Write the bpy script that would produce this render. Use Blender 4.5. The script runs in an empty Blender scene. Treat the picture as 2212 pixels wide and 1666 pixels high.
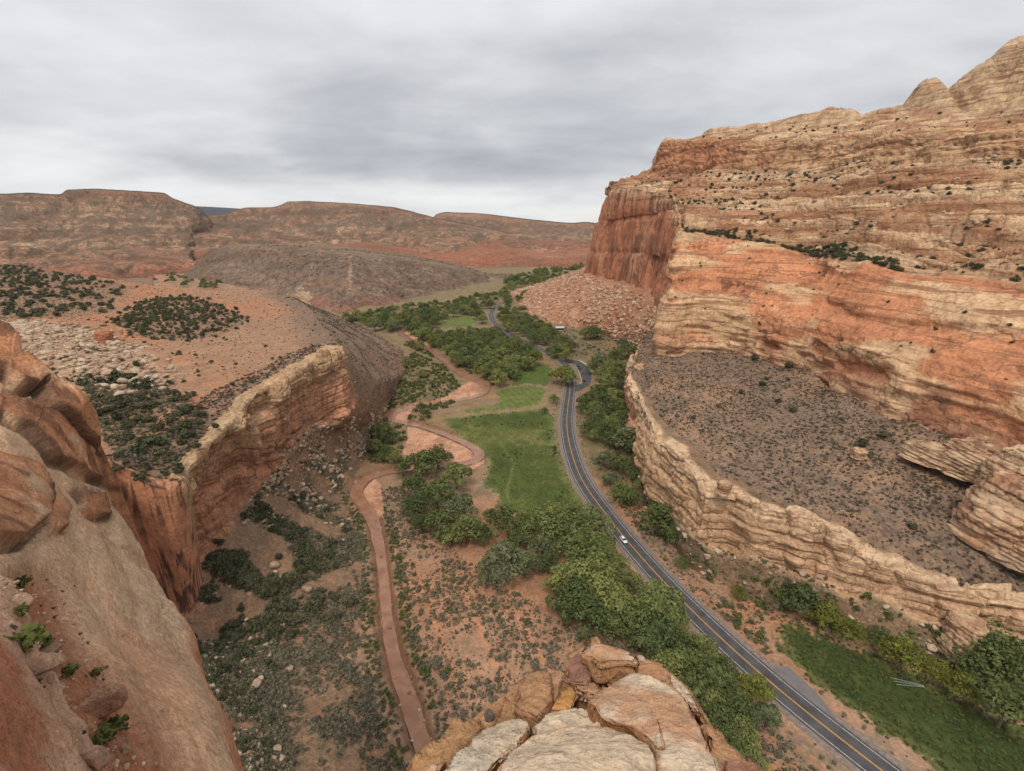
import bpy, math
import numpy as np
from mathutils import Vector

# ------------------------------------------------------------------ camera, world, sun, exposure
scene = bpy.context.scene
CAMH = 135.0
FPX = 1900.0 / 4000.0 * 2212.0            # focal length in picture units (2212 wide)
PCX, PCY, HORY = 1106.0, 833.0, 489.5
TH = math.atan((PCY - HORY) / FPX)
cam_d = bpy.data.cameras.new("camera")
cam_d.sensor_width = 36.0
cam_d.lens = 36.0 * 1900.0 / 4000.0
cam_d.clip_start = 0.1
cam_d.clip_end = 60000
cam = bpy.data.objects.new("camera", cam_d)
scene.collection.objects.link(cam)
cam.location = (0, 0, CAMH)
cam.rotation_euler = (math.pi / 2 - TH, 0, 0)
scene.camera = cam

SUN_EL, SUN_AZ = 57.0, 196.0              # azimuth clockwise from +Y
world = bpy.data.worlds.new("World")
scene.world = world
world.use_nodes = True
SKY_GAIN = 0.735

def build_world():
    nt = world.node_tree
    nt.nodes.clear()
    N, L = nt.nodes.new, nt.links.new
    def math_(op, a=None, b=None, clamp=False):
        n = N('ShaderNodeMath'); n.operation = op; n.use_clamp = clamp
        for i, v in enumerate((a, b)):
            if v is None: continue
            if isinstance(v, (int, float)): n.inputs[i].default_value = v
            else: L(v, n.inputs[i])
        return n.outputs[0]
    out = N('ShaderNodeOutputWorld'); bg = N('ShaderNodeBackground')
    L(bg.outputs[0], out.inputs[0])
    tc = N('ShaderNodeTexCoord'); sep = N('ShaderNodeSeparateXYZ'); L(tc.outputs['Generated'], sep.inputs[0])
    z = math_('MAXIMUM', sep.outputs[2], 0.0)
    den = math_('ADD', z, 0.16)
    px = math_('DIVIDE', sep.outputs[0], den); py = math_('DIVIDE', sep.outputs[1], den)
    cmb = N('ShaderNodeCombineXYZ'); L(px, cmb.inputs[0]); L(py, cmb.inputs[1])
    def noise(scale, detail, rough, off, dist=0.0, sx=1.0, sy=1.0):
        mp = N('ShaderNodeMapping'); L(cmb.outputs[0], mp.inputs[0]); mp.inputs['Location'].default_value = off
        mp.inputs['Scale'].default_value = (sx, sy, 1)
        n = N('ShaderNodeTexNoise'); L(mp.outputs[0], n.inputs['Vector'])
        n.inputs['Scale'].default_value = scale; n.inputs['Detail'].default_value = detail
        n.inputs['Roughness'].default_value = rough; n.inputs['Distortion'].default_value = dist
        return n.outputs[0]
    big = noise(0.36, 2, 0.45, (3.1, 0.9, 0))
    mid = noise(0.95, 5, 0.52, (7.7, 2.2, 1), 0.3, 0.8, 1.0)
    fine = noise(3.2, 6, 0.55, (1.3, 8.2, 4), 0.4, 0.8, 1.0)
    s = math_('ADD', math_('MULTIPLY', big, 0.42), math_('ADD', math_('MULTIPLY', mid, 0.46), math_('MULTIPLY', fine, 0.12)))
    # darker belly of the deck in the lower third of the sky, thinner cloud overhead, bright gap at the horizon
    el = N('ShaderNodeValToRGB'); L(z, el.inputs[0])
    cr = el.color_ramp; cr.interpolation = 'EASE'
    cr.elements[0].position = 0.0; cr.elements[0].color = (0.62, 0.62, 0.62, 1)
    cr.elements[1].position = 0.62; cr.elements[1].color = (0.66, 0.66, 0.66, 1)
    for p, v in ((0.05, 0.64), (0.10, 0.52), (0.17, 0.45), (0.26, 0.52), (0.40, 0.60)):
        e = cr.elements.new(p); e.color = (v, v, v, 1)
    tot = math_('ADD', math_('MULTIPLY', math_('SUBTRACT', s, 0.5), 1.5), el.outputs[0])
    ramp = N('ShaderNodeValToRGB'); L(tot, ramp.inputs[0])
    r = ramp.color_ramp
    r.elements[0].position = 0.24; r.elements[0].color = (0.40, 0.415, 0.46, 1)
    r.elements[1].position = 0.74; r.elements[1].color = (1.0, 1.005, 1.01, 1)
    for p, c in ((0.40, (0.565, 0.575, 0.61)), (0.50, (0.72, 0.728, 0.75)), (0.60, (0.85, 0.857, 0.872))):
        e = r.elements.new(p); e.color = (*c, 1)
    # thin warm slit of clear sky low over the horizon
    warm = N('ShaderNodeMixRGB'); warm.blend_type = 'MIX'
    hz = N('ShaderNodeMapRange'); L(z, hz.inputs[0])
    hz.inputs[1].default_value = 0.0; hz.inputs[2].default_value = 0.05; hz.inputs[3].default_value = 1.0; hz.inputs[4].default_value = 0.0
    wn = noise(0.5, 2, 0.5, (0.4, 5.1, 2))
    wm = N('ShaderNodeMapRange'); L(wn, wm.inputs[0])
    wm.inputs[1].default_value = 0.42; wm.inputs[2].default_value = 0.60; wm.inputs[3].default_value = 0.1; wm.inputs[4].default_value = 0.8
    L(math_('MULTIPLY', hz.outputs[0], wm.outputs[0]), warm.inputs[0])
    L(ramp.outputs[0], warm.inputs[1]); warm.inputs[2].default_value = (0.90, 0.84, 0.72, 1)
    # a little of the clear sky above shines through the deck
    sky = N('ShaderNodeTexSky'); sky.sky_type = 'NISHITA'; sky.sun_disc = False
    sky.sun_elevation = math.radians(SUN_EL); sky.sun_rotation = math.radians(SUN_AZ)
    sc_ = N('ShaderNodeMixRGB'); sc_.blend_type = 'MULTIPLY'; sc_.inputs[0].default_value = 1.0
    L(sky.outputs[0], sc_.inputs[1]); sc_.inputs[2].default_value = (0.1, 0.1, 0.1, 1)
    mix = N('ShaderNodeMixRGB'); mix.inputs[0].default_value = 0.94
    L(sc_.outputs[0], mix.inputs[1]); L(warm.outputs[0], mix.inputs[2])
    L(mix.outputs[0], bg.inputs[0]); bg.inputs[1].default_value = SKY_GAIN
build_world()

sun_d = bpy.data.lights.new("sun", 'SUN')
sun_d.energy = 1.5
sun_d.angle = math.radians(12)
sun_d.color = (1.0, 0.91, 0.79)
sun = bpy.data.objects.new("sun", sun_d)
scene.collection.objects.link(sun)
_az, _el = math.radians(SUN_AZ), math.radians(SUN_EL)
_to = Vector((math.sin(_az) * math.cos(_el), math.cos(_az) * math.cos(_el), math.sin(_el)))
sun.rotation_euler = (-_to).to_track_quat('-Z', 'Y').to_euler()

vs = scene.view_settings
vs.view_transform = 'Standard'; vs.look = 'None'; vs.gamma = 1.0; vs.exposure = 0.45
vs.use_curve_mapping = False
scene.cycles.max_bounces = 5
scene.cycles.diffuse_bounces = 2
scene.cycles.glossy_bounces = 2
scene.cycles.transmission_bounces = 2
scene.cycles.transparent_max_bounces = 4
scene.cycles.volume_bounces = 0

# ------------------------------------------------------------------ helpers: picture <-> place
rng = np.random.default_rng(11)
_c, _s = math.cos(TH), math.sin(TH)

def ray(px, py):
    px = np.asarray(px, float); py = np.asarray(py, float)
    x = (px - PCX) / FPX; y = -(py - PCY) / FPX
    return np.stack([x, _c + y * _s, -_s + y * _c], -1)

def Z(px, py, z):                          # point of a sight line at height z
    d = ray(px, py); t = np.asarray((z - CAMH) / d[..., 2])
    P = d * t[..., None]; P[..., 2] = z
    return P

def R(px, py, rho):                        # point of a sight line at ground distance rho
    d = ray(px, py); t = rho / math.hypot(d[0], d[1])
    return np.array([d[0] * t, d[1] * t, CAMH + d[2] * t])

def proj(P):
    x, y, z = P[..., 0], P[..., 1], P[..., 2] - CAMH
    f = np.maximum(y * _c - z * _s, 1e-3); u = y * _s + z * _c
    return PCX + FPX * x / f, PCY - FPX * u / f

def pts(lst, z=0.0):
    return np.array([Z(a, b, z)[:2] for a, b in lst])

def inside(P, poly):
    x, y = P[:, 0], P[:, 1]; r = np.zeros(len(P), bool)
    n = len(poly); j = n - 1
    for i in range(n):
        xi, yi = poly[i]; xj, yj = poly[j]
        if yi != yj:
            c = ((yi > y) != (yj > y)) & (x < (xj - xi) * (y - yi) / (yj - yi) + xi)
            r ^= c
        j = i
    return r

def dist_line(P, L, reach=45.0):
    """distance to a polyline; beyond `reach` it just returns a large number"""
    best = np.full(len(P), 1e8)
    for i in range(0, len(L) - 1, 10):
        q = L[i:i + 11]; lo, hi = q.min(0) - reach, q.max(0) + reach
        idx = np.nonzero((P[:, 0] > lo[0]) & (P[:, 0] < hi[0]) & (P[:, 1] > lo[1]) & (P[:, 1] < hi[1]))[0]
        if not len(idx): continue
        S = P[idx]; bb = best[idx]
        for a, b in zip(q[:-1], q[1:]):
            d = b - a; t = np.clip(((S - a) @ d) / ((d * d).sum() + 1e-12), 0, 1)
            e = S - (a + t[:, None] * d); bb = np.minimum(bb, (e * e).sum(1))
        best[idx] = bb
    return np.sqrt(best)

def smooth_line(L, step):                  # rounded polyline at even steps
    L = np.asarray(L, float)
    for _ in range(3):
        q = np.empty((len(L) * 2 - 2, L.shape[1])); q[0::2] = L[:-1] * .75 + L[1:] * .25; q[1::2] = L[:-1] * .25 + L[1:] * .75
        L = np.vstack([L[:1], q, L[-1:]])
    s = np.r_[0, np.cumsum(np.linalg.norm(np.diff(L, axis=0), axis=1))]
    n = max(2, int(s[-1] / step)); t = np.linspace(0, s[-1], n)
    return np.stack([np.interp(t, s, L[:, k]) for k in range(L.shape[1])], 1)

def sst(a, b, x):
    t = np.clip((x - a) / (b - a), 0, 1); return t * t * (3 - 2 * t)

# ------------------------------------------------------------------ helpers: noise
def hsh(ix, iy, iz, s):
    h = (ix.astype(np.int64).astype(np.uint32) * np.uint32(374761393) + iy.astype(np.int64).astype(np.uint32) * np.uint32(668265263)
         + iz.astype(np.int64).astype(np.uint32) * np.uint32(2246822519) + np.uint32((s * 3266489917 + 12345) & 0xffffffff))
    h ^= h >> np.uint32(15); h *= np.uint32(2246822519); h ^= h >> np.uint32(13); h *= np.uint32(3266489917); h ^= h >> np.uint32(16)
    return h.astype(np.float32) / np.float32(4294967295.0)

def vn(x, y, z, s=0):
    x = np.asarray(x, np.float32); y = np.asarray(y, np.float32); z = np.asarray(z, np.float32)
    fx, fy, fz = np.floor(x), np.floor(y), np.floor(z)
    A, B, D = np.uint32(374761393), np.uint32(668265263), np.uint32(2246822519)
    X = fx.astype(np.int32).view(np.uint32) * A; Y = fy.astype(np.int32).view(np.uint32) * B
    Zz = fz.astype(np.int32).view(np.uint32) * D + np.uint32((s * 3266489917 + 12345) & 0xffffffff)
    fx = x - fx; fy = y - fy; fz = z - fz
    fx = fx * fx * (3 - 2 * fx); fy = fy * fy * (3 - 2 * fy); fz = fz * fz * (3 - 2 * fz)
    def c(h):
        h ^= h >> np.uint32(15); h *= np.uint32(2246822519); h ^= h >> np.uint32(13); h *= np.uint32(3266489917)
        return (h >> np.uint32(8)).astype(np.float32)
    Y1 = Y + B; X1 = X + A
    def plane(Zq):
        q = Y + Zq; a = c(X + q); a += (c(X1 + q) - a) * fx
        q = Y1 + Zq; b = c(X + q); b += (c(X1 + q) - b) * fx
        a += (b - a) * fy
        return a
    a = plane(Zz); a += (plane(Zz + D) - a) * fz
    return a * np.float32(2 / 16777216.0) - 1

def fbm(P, scale, octv=4, s=0, gain=.5, sx=1., sy=1., sz=1., ridge=False):
    x = P[..., 0] / scale * sx; y = P[..., 1] / scale * sy; z = P[..., 2] / scale * sz
    tot = 0; amp = 1; nrm = 0
    for o in range(octv):
        n = vn(x, y, z, s * 17 + o)
        if ridge: n = 1 - 2 * np.abs(n)
        tot = tot + amp * n; nrm += amp; amp *= gain
        x, y, z = (x * 1.6 + y * 1.2) + 3.7, (y * 1.6 - x * 1.2) + 1.3, z * 2.03 + 5.1
    return tot / nrm

# ------------------------------------------------------------------ helpers: scene objects
C = scene.collection

def tag(o, label=None, cat=None, group=None, kind=None):
    if label: o['label'] = label
    if cat: o['category'] = cat
    if group: o['group'] = group
    if kind: o['kind'] = kind
    return o

def mesh_np(name, V, F, mat=None, col=None, smooth=True, mats=None, midx=None):
    V = np.asarray(V, np.float32); F = np.asarray(F, np.int32)
    me = bpy.data.meshes.new(name)
    me.vertices.add(len(V)); me.vertices.foreach_set('co', V.ravel())
    k = F.shape[1]
    me.loops.add(F.size); me.loops.foreach_set('vertex_index', F.ravel())
    me.polygons.add(len(F)); me.polygons.foreach_set('loop_start', np.arange(0, F.size, k, dtype=np.int32))
    if mats:
        for m in mats: me.materials.append(m)
        if midx is not None: me.polygons.foreach_set('material_index', np.asarray(midx, np.int32))
    elif mat: me.materials.append(mat)
    if smooth: me.polygons.foreach_set('use_smooth', np.ones(len(F), bool))
    if col is not None:
        a = me.color_attributes.new('Col', 'FLOAT_COLOR', 'POINT')
        a.data.foreach_set('color', np.c_[np.clip(col, 0, 1), np.ones(len(col))].astype(np.float32).ravel())
    me.update(calc_edges=True)
    return me

def link(name, me, parent=None, loc=None, rot=None, scale=None):
    o = bpy.data.objects.new(name, me); C.objects.link(o)
    if parent: o.parent = parent
    if loc is not None: o.location = loc
    if rot is not None: o.rotation_euler = rot
    if scale is not None: o.scale = scale
    return o

def empty(name, loc, rz=0.0):
    return link(name, None, loc=loc, rot=(0, 0, rz))

def grid_faces(nv, nu):
    i = np.arange(nv * nu).reshape(nv, nu)
    return np.stack([i[:-1, :-1], i[:-1, 1:], i[1:, 1:], i[1:, :-1]], -1).reshape(-1, 4)

def sub_mesh(name, V, F, keep, mat, col, smooth=True):
    F = F[keep]; u, inv = np.unique(F, return_inverse=True)
    return mesh_np(name, V[u], inv.reshape(F.shape), mat, col[u], smooth)

def orient(F, V, up=True):
    n = np.cross(V[F[:, 1]] - V[F[:, 0]], V[F[:, 2]] - V[F[:, 0]])
    ref = n[:, 2] if up else (n * (np.array([0, 0, CAMH]) - V[F[:, 0]])).sum(1)
    return F[:, ::-1] if np.median(ref) < 0 else F

def loft(rows, nu, nv, sg=0.16):
    rows = np.array(rows, float); Rn, Cn, _ = rows.shape
    camp = np.array([0, 0, CAMH])
    def along(A, ax):
        d = np.linalg.norm(np.diff(A, axis=ax), axis=2)
        m = np.take(A, range(A.shape[ax] - 1), ax) - camp
        w = (d / np.maximum(np.linalg.norm(m, axis=2), 2)).mean(1 - ax) + 1e-4
        return w
    def params(w, n):
        cs = np.r_[0, np.cumsum(w)]; t = np.linspace(0, cs[-1], n)
        return np.interp(t, cs, np.arange(len(w) + 1))
    tv, tu = params(along(rows, 0), nv), params(along(rows, 1), nu)
    def lerp(A, t, ax):
        i = np.minimum(t.astype(int), A.shape[ax] - 2); f = t - i
        a, b = np.take(A, i, ax), np.take(A, i + 1, ax)
        sh = [1, 1, 1]; sh[ax] = -1; f = f.reshape(sh)
        return a * (1 - f) + b * f
    G = lerp(lerp(rows, tv, 0), tu, 1)
    def blur(A, ax, sig):
        k = int(sig * 3) + 1
        if sig < 0.5: return A
        w = np.exp(-.5 * (np.arange(-k, k + 1) / sig) ** 2); w /= w.sum()
        pad = [(0, 0)] * 3; pad[ax] = (k, k)
        B = np.pad(A, pad, mode='reflect', reflect_type='odd'); out = 0
        n = A.shape[ax]
        for q, ww in enumerate(w): out = out + ww * np.take(B, range(q, q + n), ax)
        return out
    G = blur(blur(G, 0, sg * nv / (Rn - 1)), 1, sg * nu / (Cn - 1))
    TV, TU = np.meshgrid(tv, tu, indexing='ij')
    return G, TV, TU

def normals(G, up=False):
    n = np.cross(np.gradient(G, axis=1), np.gradient(G, axis=0))
    n /= np.linalg.norm(n, axis=2, keepdims=True) + 1e-9
    ref = n[..., 2] if up else (n * (np.array([0, 0, CAMH]) - G)).sum(2)
    if np.median(ref) < 0: n = -n
    return n

def mixc(a, b, t):
    return a + (np.asarray(b) - a) * np.asarray(t)[..., None]

def C3(r, g, b, like):
    return np.broadcast_to(np.array([r, g, b]), like.shape[:-1] + (3,)).copy()

def blocks(P, sA, thick, width, seed, warp=.35, bw=.4):
    """random protrusion per bed and per joint block: sA is the distance along the face"""
    z = P[..., 2] / thick + warp * fbm(P, thick * 9, 3, seed)
    k = np.floor(z); fz = z - k
    wk = 0.6 + 1.2 * hsh(k, k * 0 + 7, k * 0, seed)
    q = sA / (width * wk) + 13 * hsh(k, k * 0 + 3, k * 0, seed) + .25 * vn(P[..., 0] / width, P[..., 1] / width, P[..., 2] / thick, seed)
    j = np.floor(q); fj = q - j
    a = hsh(k, k * 0, k * 0 + 1, seed) * (1 - bw) + hsh(k, j, k * 0 + 2, seed) * bw
    edge = np.minimum(np.minimum(fz, 1 - fz) * 6, np.minimum(fj, 1 - fj) * 10)
    return a, np.clip(edge, 0, 1), k

def terrace(z, thick, sharp=.75):
    k = np.floor(z / thick); f = z / thick - k
    return thick * (k + sst(sharp, 1.0, f))

# ------------------------------------------------------------------ materials
def mat_surface(name, rough=.95, scales=((3, .35), (.5, .35)), bump=(.6, .4), streak=None, strata=None, soil=None, spec=.15, cracks=None, tint=(1.05, .935, .84)):
    m = bpy.data.materials.new(name); m.use_nodes = True; nt = m.node_tree; nt.nodes.clear()
    N, L = nt.nodes.new, nt.links.new
    out = N('ShaderNodeOutputMaterial'); b = N('ShaderNodeBsdfPrincipled'); L(b.outputs[0], out.inputs[0])
    b.inputs['Roughness'].default_value = rough; b.inputs['Specular IOR Level'].default_value = spec
    at = N('ShaderNodeAttribute'); at.attribute_name = 'Col'
    geo = N('ShaderNodeNewGeometry')
    col = at.outputs['Color']
    def noise(scale, detail=4, vec=None, rough=.6, dist=0.):
        n = N('ShaderNodeTexNoise'); L(vec or geo.outputs['Position'], n.inputs['Vector'])
        n.inputs['Scale'].default_value = 1 / scale; n.inputs['Detail'].default_value = detail
        n.inputs['Roughness'].default_value = rough; n.inputs['Distortion'].default_value = dist
        return n.outputs['Fac']
    def mapping(s, rot=(0, 0, 0)):
        mp = N('ShaderNodeMapping'); L(geo.outputs['Position'], mp.inputs[0]); mp.inputs['Scale'].default_value = s; mp.inputs['Rotation'].default_value = rot
        return mp.outputs[0]
    def mrange(v, a, b_, c, d):
        n = N('ShaderNodeMapRange'); L(v, n.inputs[0])
        for i, q in enumerate((a, b_, c, d)): n.inputs[1 + i].default_value = q
        return n.outputs[0]
    def mul(c_, f):
        n = N('ShaderNodeMixRGB'); n.blend_type = 'MULTIPLY'; n.inputs[0].default_value = 1
        L(c_, n.inputs[1]); L(f, n.inputs[2]); return n.outputs[0]
    def mixrgb(f, c_, colr):
        n = N('ShaderNodeMixRGB'); L(f, n.inputs[0]); L(c_, n.inputs[1]); n.inputs[2].default_value = (*colr, 1); return n.outputs[0]
    heights = []
    for sc, am in scales:
        f = noise(sc, 5)
        col = mul(col, mrange(f, .25, .75, 1 - am, 1 + am)); heights.append((f, sc))
    if strata:                              # thin beds: (thickness, strength, tilt, dark colour)
        th_, am, rot, dark = strata
        f = noise(1, 4, mapping((.05 / th_, .05 / th_, 1 / th_), rot), .65, .4)
        col = mixrgb(mrange(f, .53, .60, 0, am), col, dark); heights.append((f, th_ * 1.2))
        f2 = noise(1, 3, mapping((.03 / th_, .03 / th_, .35 / th_), rot), .6, .3)
        col = mul(col, mrange(f2, .3, .7, .80, 1.18))
    if streak:                              # desert varnish running down the face: (width, strength, colour)
        w, am, dark = streak
        f = noise(1, 3, mapping((1 / w, 1 / w, .022 / w)), .55)
        g = noise(w * 9, 2)
        f2 = N('ShaderNodeMath'); f2.operation = 'MULTIPLY'; L(mrange(f, .48, .58, 0, 1), f2.inputs[0]); L(mrange(g, .34, .54, 0, am), f2.inputs[1])
        col = mixrgb(f2.outputs[0], col, dark)
    if soil:                                # patches of loose soil: (scale, strength, colour)
        sc, am, sc_col = soil
        col = mixrgb(mrange(noise(sc, 5, None, .6), .50, .58, 0, am), col, sc_col)
    if cracks:                              # joints: (spacing, width, strength, stretch)
        sc, wd, am, stv = cracks
        dn = N('ShaderNodeTexNoise'); L(geo.outputs['Position'], dn.inputs['Vector']); dn.inputs['Scale'].default_value = 2.0 / sc; dn.inputs['Detail'].default_value = 3
        va = N('ShaderNodeVectorMath'); va.operation = 'SCALE'; L(dn.outputs['Color'], va.inputs[0]); va.inputs['Scale'].default_value = .9
        vb = N('ShaderNodeVectorMath'); vb.operation = 'ADD'; L(mapping((stv[0] / sc, stv[1] / sc, stv[2] / sc), (.3, .2, .1)), vb.inputs[0]); L(va.outputs[0], vb.inputs[1])
        vo = N('ShaderNodeTexVoronoi'); vo.feature = 'DISTANCE_TO_EDGE'; L(vb.outputs[0], vo.inputs['Vector']); vo.inputs['Scale'].default_value = 1.0
        edge = mrange(vo.outputs['Distance'], 0.0, wd, am, 0.0)
        gate = mrange(noise(sc * 2.2, 2), .42, .55, 0, 1)
        ml = N('ShaderNodeMath'); ml.operation = 'MULTIPLY'; L(edge, ml.inputs[0]); L(gate, ml.inputs[1])
        col = mixrgb(ml.outputs[0], col, (.12, .065, .04)); crk = mrange(vo.outputs['Distance'], 0.0, wd * 1.5, 0.0, 1.0); heights.insert(0, (crk, wd * sc * 1.4)); bump = (.5,) + tuple(bump)
    tn = N('ShaderNodeMixRGB'); tn.blend_type = 'MULTIPLY'; tn.inputs[0].default_value = 1; L(col, tn.inputs[1]); tn.inputs[2].default_value = (*tint, 1); col = tn.outputs[0]
    L(col, b.inputs['Base Color'])
    prev = None
    for (h, sc), st in zip(heights[:len(bump)], bump):
        bn = N('ShaderNodeBump'); bn.inputs['Strength'].default_value = st; bn.inputs['Distance'].default_value = sc * .6
        L(h, bn.inputs['Height'])
        if prev: L(prev, bn.inputs['Normal'])
        prev = bn.outputs[0]
    if prev: L(prev, b.inputs['Normal'])
    return m

def mat_plain(name, colr, rough=.6, metal=0., vary=0., spec=.5, scale=1.0):
    m = bpy.data.materials.new(name); m.use_nodes = True; nt = m.node_tree
    b = nt.nodes['Principled BSDF']
    b.inputs['Base Color'].default_value = (*colr, 1); b.inputs['Roughness'].default_value = rough
    b.inputs['Metallic'].default_value = metal; b.inputs['Specular IOR Level'].default_value = spec
    if vary:
        geo = nt.nodes.new('ShaderNodeNewGeometry'); n = nt.nodes.new('ShaderNodeTexNoise'); n.inputs['Scale'].default_value = 1 / scale; n.inputs['Detail'].default_value = 5
        nt.links.new(geo.outputs['Position'], n.inputs['Vector'])
        mr = nt.nodes.new('ShaderNodeMapRange'); nt.links.new(n.outputs['Fac'], mr.inputs[0])
        mr.inputs[1].default_value = .3; mr.inputs[2].default_value = .7; mr.inputs[3].default_value = 1 - vary; mr.inputs[4].default_value = 1 + vary
        mx = nt.nodes.new('ShaderNodeMixRGB'); mx.blend_type = 'MULTIPLY'; mx.inputs[0].default_value = 1; mx.inputs[1].default_value = (*colr, 1)
        nt.links.new(mr.outputs[0], mx.inputs[2]); nt.links.new(mx.outputs[0], b.inputs['Base Color'])
    return m

def mat_leaf(name, c0, c1, c2, trans=.25, scale=3.0):
    """foliage: clump noise and a different shade for each plant"""
    m = bpy.data.materials.new(name); m.use_nodes = True; nt = m.node_tree; nt.nodes.clear()
    N, L = nt.nodes.new, nt.links.new
    out = N('ShaderNodeOutputMaterial'); oi = N('ShaderNodeObjectInfo'); geo = N('ShaderNodeNewGeometry')
    r = N('ShaderNodeValToRGB'); L(oi.outputs['Random'], r.inputs[0])
    r.color_ramp.elements[0].color = (*c0, 1); r.color_ramp.elements[1].color = (*c2, 1)
    e = r.color_ramp.elements.new(.5); e.color = (*c1, 1)
    n = N('ShaderNodeTexNoise'); L(geo.outputs['Position'], n.inputs['Vector']); n.inputs['Scale'].default_value = 1 / scale; n.inputs['Detail'].default_value = 4
    mr = N('ShaderNodeMapRange'); L(n.outputs['Fac'], mr.inputs[0]); mr.inputs[1].default_value = .3; mr.inputs[2].default_value = .7; mr.inputs[3].default_value = .62; mr.inputs[4].default_value = 1.45
    mx = N('ShaderNodeMixRGB'); mx.blend_type = 'MULTIPLY'; mx.inputs[0].default_value = 1; L(r.outputs[0], mx.inputs[1]); L(mr.outputs[0], mx.inputs[2])
    d = N('ShaderNodeBsdfDiffuse'); t = N('ShaderNodeBsdfTranslucent'); L(mx.outputs[0], d.inputs[0]); L(mx.outputs[0], t.inputs[0])
    ms = N('ShaderNodeMixShader'); ms.inputs[0].default_value = trans; L(d.outputs[0], ms.inputs[1]); L(t.outputs[0], ms.inputs[2]); L(ms.outputs[0], out.inputs[0])
    return m

M = {}
M['floor'] = mat_surface('valley_soil', tint=(1.0, .95, .86), scales=((9, .25), (1.3, .35), (.3, .25)), bump=(.1, .35, .4))
M['field'] = mat_surface('field_grass', tint=(1, 1, 1), scales=((11, .28), (1.6, .45), (.35, .35)), bump=(.1, .6, .6))
M['bench'] = mat_surface('bench_soil', tint=(1.02, .94, .86), scales=((7, .22), (1.4, .42), (.4, .3)), bump=(.1, .5, .5))
M['talus'] = mat_surface('talus', tint=(1.04, .95, .85), scales=((5, .25), (1.2, .4), (.4, .3)), bump=(.4, .7, .6))
M['cliff'] = mat_surface('cliff_sandstone', scales=((6, .2), (1.1, .3)), bump=(.5, .6), strata=(1.3, .45, (.12, .05, 0), (.27, .13, .075)), streak=(1.6, .45, (.13, .08, .055)), cracks=(6, .05, .65, (1, 1, .7)))
M['massif'] = mat_surface('massif_sandstone', scales=((8, .18), (1.5, .32)), bump=(.5, .7), strata=(2.4, .75, (.06, .04, 0), (.23, .12, .07)), streak=(3.0, .30, (.16, .085, .06)), cracks=(17, .045, .7, (.6, .6, 1.5)))
M['face'] = mat_surface('sheer_face_sandstone', scales=((9, .18), (1.6, .25)), bump=(.5, .6), cracks=(30, .03, .8, (1.4, 1.4, .12)), streak=(6.5, .80, (.135, .07, .052)), strata=(6, .15, (0, 0, 0), (.25, .11, .06)))
M['alcove'] = mat_surface('alcove_sandstone', scales=((6, .15), (1.1, .25)), bump=(.4, .5), streak=(1.3, .95, (.085, .05, .04)), strata=(5, .15, (0, 0, 0), (.3, .15, .09)))
M['rim'] = mat_surface('rim_sandstone', scales=((4, .18), (.8, .3)), bump=(.5, .7), strata=(.9, .5, (.25, -.1, 0), (.26, .14, .08)), streak=(1.2, .30, (.2, .11, .07)), cracks=(7, .05, .7, (.8, .8, 1.2)))
M['slab'] = mat_surface('slickrock', scales=((4, .2), (.45, .34), (.12, .36)), bump=(.4, .9, 1.0), soil=(.5, .16, (.26, .19, .14)), strata=(.7, .30, (.5, .35, 0), (.34, .20, .125)), streak=(1.1, .12, (.16, .10, .07)), cracks=(9, .02, .28, (1, 1, .5)))
M['far'] = mat_surface('far_slopes', scales=((60, .2), (14, .35), (5, .35)), bump=(.5, .6, .4), soil=(9, .6, (.070, .058, .042)), strata=(14, .4, (.02, .01, 0), (.20, .10, .065)))
M['outcrop'] = mat_surface('varnished_sandstone', scales=((3, .22), (.5, .3)), bump=(.5, .6), strata=(.8, .35, (.3, .2, 0), (.2, .09, .05)), streak=(.8, .85, (.05, .03, .025)))
M['boulder'] = mat_surface('boulder_stone', scales=((2.0, .25), (.4, .3)), bump=(.5, .5), spec=.2)
M['asphalt'] = mat_plain('asphalt', (.078, .074, .076), .9, vary=.28, spec=.2, scale=4)
M['gravel'] = mat_plain('gravel_shoulder', (.21, .165, .14), .95, vary=.3, spec=.1, scale=1.2)
M['dirt'] = mat_plain('dirt', (.36, .20, .13), .95, vary=.25, spec=.1, scale=1.2)
M['white'] = mat_plain('white_road_paint', (.54, .53, .51), .7, vary=.35, spec=.2, scale=.8)
M['yellow'] = mat_plain('yellow_road_paint', (.60, .33, .07), .7, vary=.15, spec=.2, scale=.8)
M['water'] = mat_plain('muddy_water', (.27, .14, .088), .08, vary=.12, spec=.5, scale=5)
def mat_water():
    m = bpy.data.materials.new('muddy_river_water'); m.use_nodes = True; nt = m.node_tree; p = nt.nodes['Principled BSDF']; N, L = nt.nodes.new, nt.links.new
    geo = N('ShaderNodeNewGeometry')
    def noise(sc, det):
        n = N('ShaderNodeTexNoise'); L(geo.outputs['Position'], n.inputs['Vector']); n.inputs['Scale'].default_value = 1 / sc; n.inputs['Detail'].default_value = det; n.inputs['Distortion'].default_value = .6; return n.outputs['Fac']
    r = N('ShaderNodeValToRGB'); L(noise(5.0, 6), r.inputs[0]); r.color_ramp.elements[0].position = .35; r.color_ramp.elements[0].color = (.235, .115, .068, 1); r.color_ramp.elements[1].position = .68; r.color_ramp.elements[1].color = (.34, .18, .112, 1)
    L(r.outputs[0], p.inputs['Base Color']); p.inputs['Roughness'].default_value = .2; p.inputs['Specular IOR Level'].default_value = .22
    bn = N('ShaderNodeBump'); bn.inputs['Strength'].default_value = .35; bn.inputs['Distance'].default_value = .12; L(noise(.9, 4), bn.inputs['Height']); L(bn.outputs[0], p.inputs['Normal'])
    return m
M['water'] = mat_water()
M['bark'] = mat_plain('bark', (.16, .125, .095), .95, vary=.3, spec=.1, scale=.5)
M['cotton'] = mat_leaf('cottonwood_leaves', (.150, .176, .064), (.188, .210, .074), (.235, .248, .084))
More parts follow.
